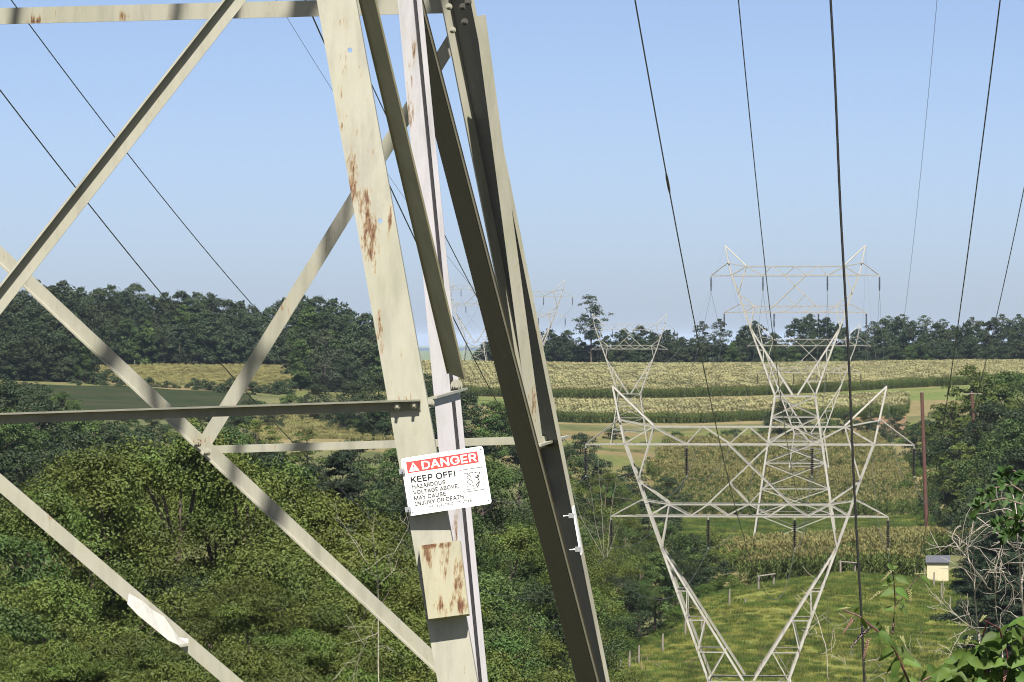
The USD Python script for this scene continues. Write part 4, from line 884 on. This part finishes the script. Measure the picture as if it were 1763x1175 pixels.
# brush along the pasture edge
srng = np.random.default_rng(9)
for i in range(46):
    t = i / 45; px = np.interp(t, [0, .5, 1], [1065, 1150, 1290]) + srng.uniform(-50, 0) ; d = np.interp(t, [0, .5, 1], [292, 318, 372]) + srng.uniform(4, 16)
    gp = ground_at(px, d); s = srng.uniform(0.25, 0.55)
    thing('weed_clump', 'bushy weed clump between the wood and the pasture fence', 'weeds', 'weed clumps along the pasture fence', gp - [0, 0, 0.15], srng.uniform(0, 360), s, ref=TK['shrub'][0])
for px, d, s in ((1245, 396, .6), (1225, 410, .7), (1205, 420, 0.8), (1180, 400, .8), (1170, 380, 0.7), (1215, 385, 0.6), (1140, 370, .8), (1120, 345, 0.8), (1255, 430, .7), (1190, 440, .9), (1150, 430, 1.0), (1235, 455, .8)):
    gp = ground_at(px, d)
    thing('bush', 'dark bush at the left end of the corn rows', 'bush', 'dark bushes left of the corn rows', gp - [0, 0, 0.2], srng.uniform(0, 360), s, ref=TK['dark_shrub'][0])
for px, d, s in ((1560, 640, 1.2), (1580, 652, 1.3), (1600, 630, 1.0), (1620, 640, 1.2), (1590, 610, .8), (1565, 690, 1.2), (1600, 700, 1.4), (1610, 665, 1.3)):
    gp = ground_at(px, d)
    thing('bush', 'light green bush at the right end of the hill corn, left of the wooden pole', 'bush', 'light bushes right of the hill corn', gp - [0, 0, 0.2], srng.uniform(0, 360), s, ref=TK['shrub'][0])

# ------------------------------------------------------------------ fence, shed, poles
def post_mesh(h, r=0.075): return tube([(0, 0, -0.4), (0.0, 0, h * 0.5), (0.02, 0.01, h)], [r, r, r * 0.92], 7)
pk = kind_root('post'); obj('shaft', post_mesh(1.3), 'post_wood', pk, smooth=40); 
ORDW = ['first', 'second', 'third', 'fourth', 'fifth', 'sixth', 'seventh', 'eighth', 'ninth', 'tenth']
for k_, (px, d) in enumerate(((1058, 291), (1068, 294), (1084, 297), (1100, 300), (1141, 306), (1180, 312), (1208, 318), (1256, 328), (1283, 336))):
    thing('fence_post', f'weathered grey fence post, {ORDW[k_]} from the bottom along the left of the pasture', 'post', 'fence posts along the left of the pasture', ground_at(px, d), 0, srng.uniform(0.85, 1.0), ref=pk)
for k_, (px, d) in enumerate(((1575, 388), (1592, 365), (1608, 352), (1621, 345), (1636, 338), (1652, 331), (1668, 322))):
    thing('fence_post', f'grey fence post, {ORDW[k_]} in the row running down from the cream shed', 'post', 'fence posts below the cream shed', ground_at(px, d), 0, srng.uniform(0.8, 1.0), ref=pk)
for (a, b, d, lab) in ((1306, 1332, 350, 'fence brace of two posts and a top rail in the middle of the pasture crest'), (1447, 1472, 372, 'fence brace with a sloping top rail near the black cable'), (1552, 1580, 398, 'fence brace with a top rail just left of the cream shed')):
    A_, B_ = ground_at(a, d), ground_at(b, d + 2)
    r = thing('fence_brace', lab, 'fence')
    for p_ in (A_, B_): obj('post', tube([p_ - [0, 0, .4], p_ + [0, 0, 1.1]], 0.085, 7), 'post_wood', r, smooth=40)
    obj('rail', tube([A_ + [-0.1, -.05, 1.0], B_ + [0.1, -.05, 1.06]], 0.07, 7), 'post_wood', r, smooth=40)
sp = ground_at(1615, 362)
sh = thing('shed', 'little cream shed with a grey sloping roof beside the dark trees', 'shed', None, sp - [0, 0, 0.1], -7, 0.98)
wv_ = np.array([(-.9, -1, 0), (.9, -1, 0), (.9, 1, 0), (-.9, 1, 0), (-.9, -1, 1.75), (.9, -1, 1.75), (.9, 1, 2.15), (-.9, 1, 2.15)], float)
wf = np.array([(0, 1, 5), (0, 5, 4), (1, 2, 6), (1, 6, 5), (2, 3, 7), (2, 7, 6), (3, 0, 4), (3, 4, 7), (0, 2, 1), (0, 3, 2)])
obj('wall', (wv_ - [0, 0, .3] * (wv_[:, 2:] == 0), wf), 'shed_wall', sh)
rv = np.array([(-1.02, -1.15, 1.73), (1.02, -1.15, 1.73), (1.02, 1.12, 2.19), (-1.02, 1.12, 2.19)])
obj('roof', trimesh.convex.convex_hull(np.vstack([rv, rv + [0, 0, .07]])), 'shed_roof', sh)
for px, y0, y1, d, lab in ((1589, 676, 900, 545, 'tall reddish wooden pole at the edge of the corn, in front of the right wood'), (1675, 676, 800, 575, 'second reddish wooden pole half hidden by the right-hand trees')):
    t, b = P(px - 2, y0, d), P(px + 6, y1, d)
    r = thing('wooden_pole', lab, 'pole')
    obj('shaft', tube([b - [0, 0, 3], b, t], [0.27 * d / 545, .26 * d / 545, .22 * d / 545], 10), 'pole_wood', r, smooth=40)
    if px > 1600:
        obj('crossarm', boxm(t + [0.2, -0.2, -0.15], (2.2, 0.1, 0.12)), 'post_wood', r)
    obj('pole_top', boxm(t + [0, 0, 0.06], (0.12, 0.12, 0.16)), 'galvanised', r)

# ------------------------------------------------------------------ corn, grass
def corn_kind(name, seed, n, lx, ly, hgt, lm='corn_leaf', tm='corn_tassel'):
    rng = np.random.default_rng(seed); L, T = [], []
    for i in range(n):
        x, y = rng.uniform(-lx / 2, lx / 2), rng.uniform(-ly / 2, ly / 2); h = hgt * rng.uniform(0.86, 1.1)
        lean = rng.normal(size=2) * 0.05
        s0, s1 = np.array([x, y, -0.3]), np.array([x + lean[0] * h, y + lean[1] * h, h])
        L.append(tube([s0, s1], [0.018, 0.012], 3, False))
        for k in range(8):
            f = 0.12 + 0.78 * k / 8 + rng.uniform(-.03, .03); b = s0 + (s1 - s0) * f; th = rng.uniform(0, 6.28); ln = rng.uniform(0.5, 0.8) * (1 - 0.3 * abs(f - .5))
            d = np.array([math.cos(th), math.sin(th), 0]); sd_ = np.array([-d[1], d[0], 0]); w = 0.045
            p1_ = b + d * ln * .5 + [0, 0, ln * .38]; p2_ = b + d * ln + [0, 0, ln * rng.uniform(-.35, .2)]
            V = np.array([b - sd_ * w * .5, b + sd_ * w * .5, p1_ - sd_ * w, p1_ + sd_ * w, p2_]); L.append((V, np.array([(0, 1, 3), (0, 3, 2), (2, 3, 4)])))
        for k in range(10):
            th = rng.uniform(0, 6.28); d = np.array([math.cos(th), math.sin(th), 0]) * rng.uniform(0.06, .3); e = s1 + d + [0, 0, rng.uniform(.2, .34)]; sd_ = np.array([-d[1], d[0], 0]) * .16 + [.012, 0, 0]
            T.append((np.array([s1 - sd_, s1 + sd_, e]), np.array([(0, 1, 2)])))
    root = kind_root(name)
    obj('leaves', cat_mesh(L), lm, root, kind='stuff'); obj('tassels', cat_mesh(T), tm, root, kind='stuff')
    return root
leafmat('corn_tassel_pale', (0.285, 0.268, 0.135), (0.41, 0.38, 0.195), None, 0, 0.3, 0.06, 0.25, 0.14)
leafmat('corn_dry', (0.21, 0.205, 0.085), (0.34, 0.31, 0.14), None, 0, 0.3, 0.06, 0.25, 0.14)
cd = [corn_kind('dry_corn_clump', 55, 12, 1.7, .7, 1.1, 'corn_dry'), corn_kind('dry_corn_clump_two', 56, 12, 1.7, .7, 1.2, 'corn_dry')]
ck = [corn_kind('corn_clump', 51, 12, 1.6, 0.5, 2.2), corn_kind('corn_clump_two', 52, 12, 1.6, 0.5, 2.1), corn_kind('corn_clump_three', 53, 11, 1.6, .5, 2.3)]

def instancer(name, protos, pts, scales, rots, label, cat):
    path = free('/World', name)
    pi = UsdGeom.PointInstancer.Define(stage, path)
    tg = []
    for i, p in enumerate(protos):
        x = UsdGeom.Xform.Define(stage, f'{path}/kinds/kind_{i}'); x.GetPrim().GetReferences().AddInternalReference(p); tg.append(x.GetPath())
    pi.CreatePrototypesRel().SetTargets(tg)
    n = len(pts); rng = np.random.default_rng(n)
    pi.CreateProtoIndicesAttr(Vt.IntArray.FromNumpy(rng.integers(0, len(protos), n).astype(np.int32)))
    pi.CreatePositionsAttr(Vt.Vec3fArray.FromNumpy(np.asarray(pts, np.float32)))
    sc = np.asarray(scales, np.float32); sc = np.repeat(sc[:, None], 3, 1) if sc.ndim == 1 else sc
    pi.CreateScalesAttr(Vt.Vec3fArray.FromNumpy(sc))
    pi.CreateOrientationsAttr(Vt.QuathArray([Gf.Quath(math.cos(r / 2), 0, 0, math.sin(r / 2)) for r in rots]))
    tag(pi, label, cat, None, 'stuff')
def corn_field(label, d0, d1, pl, pr, row, step, seed, sc=1.0, protos=None, keep=None, rowdir=None):
    rng = np.random.default_rng(seed); pts = []
    for d in np.arange(d0, d1, row):
        a, b = pxx(pl(d) if callable(pl) else pl, d), pxx(pr(d) if callable(pr) else pr, d)
        x = np.arange(a, b, step); x = x + rng.uniform(-.2, .2, len(x)); y = d + 0.5 * np.sin(x * 0.05) + rng.uniform(-.08, .08, len(x))
        pts.append(np.stack([x, y], 1))
    pts = np.vstack(pts); pts = pts[rng.uniform(size=len(pts)) > 0.04]
    if keep is not None: pts = pts[keep(pts[:, 0], pts[:, 1])]
    turn = 0.0
    if rowdir is not None:                       # rows running away from the road, a step apart
        turn = math.radians(90 + rowdir); c_, s_ = math.cos(turn), math.sin(turn)
        across = -pts[:, 0] * s_ + pts[:, 1] * c_; along = pts[:, 0] * c_ + pts[:, 1] * s_
        wob = 0.9 * np.sin(along * .035)
        across = np.round((across - wob) / 1.3) * 1.3 + wob + rng.normal(size=len(pts)) * .06
        pts = np.stack([along * c_ - across * s_, along * s_ + across * c_], 1)
    z = height(pts[:, 0], pts[:, 1])
    n = len(pts)
    instancer('corn', protos or ck, np.column_stack([pts, z]), sc * rng.uniform(0.9, 1.08, n), turn + rng.choice([0, math.pi], n) + rng.normal(size=n) * .06, label, 'corn')
    return n
cu = [corn_kind('upper_corn_clump', 57, 12, 1.7, .6, 2.0, 'corn_leaf', 'corn_tassel_pale'), corn_kind('upper_corn_clump_two', 58, 12, 1.7, .6, 2.1, 'corn_leaf', 'corn_tassel_pale')]
nc = 0
nc += corn_field('corn drying to tan tops in the near field behind the pasture fence', 388, 478, lambda d: 1255 + max(0, 430 - d) * 1.2 + 14 * math.sin(d * .4) + 8 * math.sin(d * 1.3), lambda d: 1590 if d < 425 else 1675, 1.5, 1.0, 1, rowdir=10)
nc += corn_field('green and tan corn on the slope behind the tall pylon', 622, 760, lambda d: 1125 + (d - 628) * 0.25 + 14 * math.sin(d * .13) + 6 * math.sin(d * .9), lambda d: 1590 - (d - 628) * 0.6, 1.5, 1.25, 2, rowdir=-14)
nc += corn_field('lower corn strip across the striped hill', 818, 868, 880, lambda d: 1560, 0.9, 1.5, 3, 1.0, cu)
nc += corn_field('upper corn field reaching the right skyline treeline', 925, 1165, 700, 2050, 1.1, 1.55, 4, 1.0, cu)
nc += corn_field('golden corn field below the left skyline wood', 950, 1105, lambda d: 140, 690, 1.2, 1.7, 5, 0.8, cd)
nc += corn_field('golden corn behind the level struts at left', 655, 762, 440, 905, 1.1, 1.7, 6, 0.8, cd)

def grass_kind(name, seed, n, r, h, w, matn):
    rng = np.random.default_rng(seed); th = rng.uniform(0, 6.28, n); rad = r * np.sqrt(rng.uniform(0, 1, n)); c = np.stack([rad * np.cos(th), rad * np.sin(th), np.full(n, -.02)], 1)
    t2 = rng.uniform(0, 6.28, n); s = np.stack([np.cos(t2), np.sin(t2), np.zeros(n)], 1) * w
    hh = h * rng.uniform(.5, 1.2, n)[:, None]; tip = c + np.concatenate([rng.normal(size=(n, 2)) * .45, np.ones((n, 1))], 1) * hh
    V = np.stack([c - s, c + s, tip], 1).reshape(-1, 3); F = np.arange(3 * n).reshape(-1, 3)
    root = kind_root(name); obj('blades', (V, F), matn, root); return root
gk = [grass_kind('grass_tuft', 61, 150, 0.55, 0.17, 0.012, 'grass_blade'), grass_kind('grass_tuft_two', 62, 150, 0.55, 0.13, 0.012, 'grass_blade'), grass_kind('grass_tuft_three', 63, 110, 0.5, 0.27, 0.014, 'leaf_weed')]
rng = np.random.default_rng(8)
n = 16000; d = rng.uniform(277, 398, n); px = rng.uniform(1030, 1700, n); x = pxx(px, d)
ok = zone_of(x, d) == 1
x, d = x[ok], d[ok]
dens = np.sin(x * .35 + 2 * np.sin(d * .09)) * np.sin(d * .13 + x * .1)
ok = rng.uniform(size=len(x)) < 0.86 + 0.14 * dens
x, d = x[ok], d[ok]
instancer('grass', gk, np.column_stack([x, d, height(x, d)]), rng.uniform(.6, 1.25, len(x)), rng.uniform(0, 6.28, len(x)), 'short green pasture grass with paler dry patches', 'grass')
n = 5000; d = rng.uniform(521, 621, n); px = rng.uniform(1150, 1640, n); x = pxx(px, d)
instancer('grass', gk, np.column_stack([x, d, height(x, d)]), rng.uniform(1.2, 2.0, n), rng.uniform(0, 6.28, n), 'bright green meadow strip between the two corn fields', 'grass')
# rough herbs on the near slope (mostly below the frame)
wk = [TK['shrub'][0]]

# ------------------------------------------------------------------ foreground right: pokeweed, bare shrub, locust spray, saplings
def zp(x, y, d): return P(1430 + x / 3.616, 850 + y / 3.616, d)
def leaf_mesh(base, direc, length, width, droop, rng, nrm=None):
    d = unit(direc); up = unit(nrm if nrm is not None else np.array([rng.normal() * .5, -0.75 + rng.normal() * .35, 0.55 + rng.normal() * .3])); up = unit(up - d * np.dot(up, d)); s = np.cross(d, up)
    V, F = [], []
    ts = np.linspace(0, 1, 7)
    for i, t in enumerate(ts):
        w = width * math.sin(math.pi * min(0.98, t ** 0.75 * 0.97 + 0.02)) ** 0.9
        c = np.asarray(base) + d * length * t - np.array([0, 0, droop * length * t * t]); wavy = 0.06 * length * math.sin(t * 9 + base[0] * 50)
        V += [c - s * w / 2 + up * (w * 0.16 + wavy * .3), c - up * 0.0, c + s * w / 2 + up * (w * .16 - wavy * .3)]
    for i in range(6):
        a = i * 3
        F += [(a, a + 1, a + 4), (a, a + 4, a + 3), (a + 1, a + 2, a + 5), (a + 1, a + 5, a + 4)]
    return np.array(V), np.array(F)
def raceme(a, b, r, mat_, root, rng, n=26):
    parts = [tube([a, b], 0.0015, 4)]
    obj('raceme_stalk', parts[0], 'poke_stem', root)
    bp = []
    for i in range(n):
        t = (i + .5) / n; th = i * 2.4; off = np.array([math.cos(th), math.sin(th) * 0.8, 0.3 * math.sin(th)]) * r * (1.9 - 1.1 * t)
        s = trimesh.creation.icosphere(1, r * (1.0 - .45 * t)); s.apply_translation(np.asarray(a) + (np.asarray(b) - a) * t + off); bp.append((np.array(s.vertices), np.array(s.faces)))
    obj('berries', cat_mesh(bp), mat_, root, smooth=True, kind='stuff')
def pokeweed(label, stems, lvs, racs, d, seed, lsize):
    rng = np.random.default_rng(seed); root = thing('pokeweed', label, 'weed plant')
    for pl, r in stems: obj('stem', tube([zp(x, y, d + .06 * math.sin(i)) for i, (x, y) in enumerate(pl)], np.linspace(r, r * .45, len(pl)), 7), 'poke_stem', root, smooth=True)
    for (x, y, dx, dy, s) in lvs:
        b = zp(x, y, d + rng.uniform(-.12, .12)); dr = np.array([dx, rng.uniform(-.5, .35), -dy]) / max(1e-6, math.hypot(dx, dy)); obj('leaf', leaf_mesh(b, dr, lsize * s * rng.uniform(.9, 1.1), lsize * s * .56, .25, rng), 'poke_leaf', root, smooth=True)
    for (x0, y0, x1, y1, m_, r) in racs: raceme(zp(x0, y0, d - .05), zp(x1, y1, d - .1), r * .82, m_, root, rng)
pokeweed('pokeweed with drooping berry clusters standing in front of the black cable', [
    ([(560, 1700), (520, 1400), (490, 1180), (400, 970), (310, 870), (180, 765), (75, 722)], 0.0062), ([(385, 870), (392, 800), (402, 680), (396, 560), (385, 470)], 0.0038), ([(520, 1250), (545, 1180), (700, 1100), (860, 1040), (1000, 1000)], 0.0045), ([(405, 700), (470, 600), (560, 510)], 0.002)],
    [(400, 520, 1, .2, .85), (395, 540, -1, .15, .8), (400, 590, 1, .5, .9), (400, 640, 1, .5, .9), (396, 720, -1, -.1, .7), (560, 510, .7, .5, .75), (385, 475, -.3, -.6, .6), (385, 470, .7, -.5, .5), (405, 610, -1, .05, 1.0), (430, 690, .7, .8, .7),
     (190, 770, .5, .7, .7), (250, 800, 1, .5, .9), (300, 860, 1, .8, 1.1), (340, 890, .9, .9, 1.2), (400, 970, 1, .35, 1.2), (400, 960, -.9, .5, 1.1), (450, 1040, 1, .1, 1.2), (430, 1040, -.5, 1, 1.1), (470, 1110, -.7, .7, 1.1), (320, 880, -.7, .8, .6), (90, 725, -.8, -.2, .6), (150, 745, .5, -.9, .6), (560, 1170, .3, -1, 1.0), (640, 1120, -.4, -.9, .9), (700, 1090, .6, .9, 1.2), (790, 1060, .6, -.7, .9), (480, 1150, .9, .8, 1.2), (420, 1010, -.9, .9, 1.2)],
    [(380, 480, 320, 545, 'berry_green', .0042), (310, 610, 240, 665, 'berry_green', .0042), (490, 600, 500, 675, 'berry_green', .0042), (110, 712, 55, 722, 'berry_green', .004), (140, 780, 80, 870, 'berry_pink', .0042), (240, 830, 125, 960, 'berry_black', .0065), (235, 905, 205, 1030, 'berry_pink', .0045), (350, 830, 360, 880, 'berry_green', .0042), (440, 890, 460, 930, 'berry_green', .0042), (530, 500, 600, 500, 'berry_green', .004)], 17.0, 3, 0.064)
prng = np.random.default_rng(31)
lv = []
for i in range(190):
    x, y = prng.uniform(700, 1320), prng.uniform(780, 1290); y = max(y, 1190 - (x - 640) * 0.8); lv.append((x, y, prng.choice([-1, 1]) * prng.uniform(.3, 1), prng.uniform(-.4, .9), prng.uniform(.8, 1.35)))
pokeweed('leafy pokeweed crowding the bottom right corner, below the bare branches', [([(1000, 1800), (980, 1300), (960, 1100), (950, 880), (985, 770)], .006), ([(1120, 1800), (1110, 1200), (1100, 1000), (1050, 840), (960, 790)], .006), ([(1250, 1800), (1230, 1200), (1190, 1000), (1200, 870)], .006), ([(980, 1250), (900, 1120), (860, 1030), (830, 920)], .0035)],
         lv, [(870, 890, 840, 950, 'berry_green', .0045), (1150, 930, 1160, 1020, 'berry_green', .0045), (990, 1050, 985, 1120, 'berry_black', .006), (960, 760, 930, 800, 'berry_green', .004), (1090, 1100, 1080, 1170, 'berry_pink', .0045)], 16.4, 4, 0.062)
def twiggy(label, name, mains, d, seed, material, twigs, tl, conv=zp, r0=0.006):
    rng = np.random.default_rng(seed); root = thing(name, label, 'shrub')
    tw = []
    for pl, r in mains:
        r = r * .5; pts = np.array([conv(x, y, d + .25 * math.sin(i * 1.7 + r * 900)) for i, (x, y) in enumerate(pl)])
        t = np.linspace(0, len(pts) - 1, (len(pts) - 1) * 5 + 1); pts = np.stack([np.interp(t, np.arange(len(pts)), pts[:, k]) for k in range(3)], 1) + np.cumsum(rng.normal(size=(len(t), 3)) * 0.0035, 0)
        obj('branch', tube(pts, np.linspace(r, r * .35, len(pts)), 6), material, root, smooth=True)
        for k in range(twigs):
            i = rng.integers(len(pts) // 5, len(pts)); b = pts[i]; dr = unit(pts[min(i + 1, len(pts) - 1)] - pts[i - 1]); dr = unit(dr * .6 + rng.normal(size=3) * np.array([.6, .4, .6]) + [0, 0, .15]); ln = tl * rng.uniform(.4, 1.2)
            q_ = [b]; 
            for s in range(4): dr = unit(dr + rng.normal(size=3) * .22); q_.append(q_[-1] + dr * ln / 4)
            tw.append(tube(q_, np.linspace(r * .4, .0011, 5), 4, False))
            if rng.uniform() < .7:
                b2, d2 = q_[2], unit(dr + rng.normal(size=3) * .6); tw.append(tube([b2, b2 + d2 * ln * .25, b2 + d2 * ln * .45 + rng.normal(size=3) * .01], [r * .25, .0016, .001], 4, False))
    if tw: obj('twigs', cat_mesh(tw), material, root, kind='stuff')
twiggy('bare grey branching shrub before the dark evergreens at lower right', 'bare_shrub', [
    ([(960, 1900), (950, 1175), (930, 880), (900, 620), (860, 460), (775, 330), (755, 270)], .009), ([(900, 600), (980, 500), (1090, 500), (1204, 600)], .006), ([(870, 520), (790, 430), (830, 320), (825, 250)], .004), ([(930, 880), (850, 830), (760, 740), (690, 650)], .005), ([(1100, 1900), (1080, 1175), (1060, 900), (1020, 700), (1010, 500), (1060, 340)], .008),
    ([(1030, 700), (1130, 760), (1204, 820)], .005), ([(1000, 600), (900, 480), (830, 340), (760, 320)], .004), ([(870, 130), (960, 220), (1060, 300), (1204, 430)], .005), ([(1204, 300), (1120, 210), (1040, 130)], .005), ([(1260, 1900), (1215, 1100), (1190, 600), (1180, 250), (1165, -60)], .013), ([(1180, 640), (1110, 540), (1050, 460), (930, 350), (850, 330)], .004), ([(1010, 1175), (960, 980), (860, 1000), (770, 930)], .004)], 19.2, 6, 'dead_wood', 7, .2)
twiggy('two thin bare stems rising left of the pokeweed, before the pasture', 'thin_shrub', [([(10, 1900), (-5, 1175), (-12, 900), (-60, 700), (-110, 600)], .005), ([(-12, 960), (30, 860), (60, 790)], .003), ([(-15, 900), (-22, 700), (-30, 560)], .003), ([(110, 1900), (130, 1175), (100, 1060), (85, 985)], .003), ([(180, 1900), (230, 1150), (200, 1060)], .003), ([(640, 1900), (560, 1175), (560, 960), (520, 880), (600, 960), (690, 870)], .0022)], 19.5, 7, 'dead_wood', 5, .15)
pc = lambda x, y, d: P(x, y, d)
twiggy('leafless grey sapling in front of the wood, left of the rusty cover box', 'bare_sapling', [([(652, 1700), (652, 1175), (652, 1010), (645, 940), (642, 880)], .011), ([(652, 1010), (625, 965), (595, 915), (570, 885)], .006), ([(652, 1000), (680, 950), (705, 905)], .006), ([(650, 1090), (632, 1100), (605, 1170)], .006), ([(652, 1130), (640, 1090), (622, 1065)], .004)], 32, 8, 'dead_wood', 5, .28, pc)
twiggy('pale dead twigs sticking up from the wood right of the far right leg', 'dead_branches', [([(1040, 960), (1025, 900), (1015, 830)], .03), ([(1040, 960), (1000, 890), (985, 840)], .03), ([(1045, 960), (1052, 880), (1062, 820)], .025), ([(1040, 950), (1035, 860), (1030, 800)], .025), ([(1045, 960), (1075, 880)], .02)], 225, 9, 'pale_bark', 4, 1.6, pc)
twiggy('dry grass-like stems along the bottom edge below the nearest pylon', 'dry_stems', [([(1225, 1700), (1222, 1175), (1218, 1095), (1212, 1040)], .003), ([(1110, 1700), (1120, 1175), (1112, 1120)], .003), ([(1370, 1700), (1378, 1175), (1385, 1090)], .003), ([(1310, 1700), (1310, 1175), (1302, 1105)], .003), ([(1345, 1700), (1350, 1180), (1366, 1120)], .003)], 20.5, 10, 'brown_twig', 5, .12, pc)
# locust spray entering from the right
lr = thing('locust_branch', 'spray of oval green leaflets entering at the right edge above the bare branches', 'branch')
lrng = np.random.default_rng(12)
for bi, pl in enumerate(([(1330, 60), (1200, 70), (1080, 30), (940, 60), (880, 110)], [(1330, 150), (1220, 180), (1120, 150), (1010, 210)], [(1330, -20), (1230, 10), (1120, -60), (1010, -30), (930, 10)], [(1330, -120), (1220, -110), (1120, -150), (1050, -110)], [(1330, 240), (1240, 240), (1160, 210), (1080, 260)])):
    pts = np.array([zp(x, y, 15.6 + .1 * bi) for x, y in pl]); obj('twig', tube(pts, np.linspace(.004, .0012, len(pts)), 5), 'brown_twig', lr, smooth=True)
    for k in range(42):
        t = lrng.uniform(.1, 1) * (len(pts) - 1); b = np.array([np.interp(t, np.arange(len(pts)), pts[:, c]) for c in range(3)]); s = lrng.choice([-1, 1])
        dr = np.array([lrng.normal() * .5 - .3, lrng.normal() * .4, s * lrng.uniform(.2, 1) - .1]); obj('leaflet', leaf_mesh(b, dr, lrng.uniform(.028, .044), .02, .1, lrng), 'locust_leaf', lr, smooth=True)

# ------------------------------------------------------------------ air
mat('haze_air', {'v': ('principled_volume', {'color': (0.62, 0.78, 1.0), 'density': 0.000025, 'anisotropy': 0.0})}, [], surface=None, volume='v.volume')
hz = trimesh.creation.box([66000, 62000, 170]); hz.apply_translation([0, 1500, EYE + 42 - 85])
obj('haze', hz, 'haze_air', kind='stuff', label='faint blue summer haze over the valley', cat='haze')
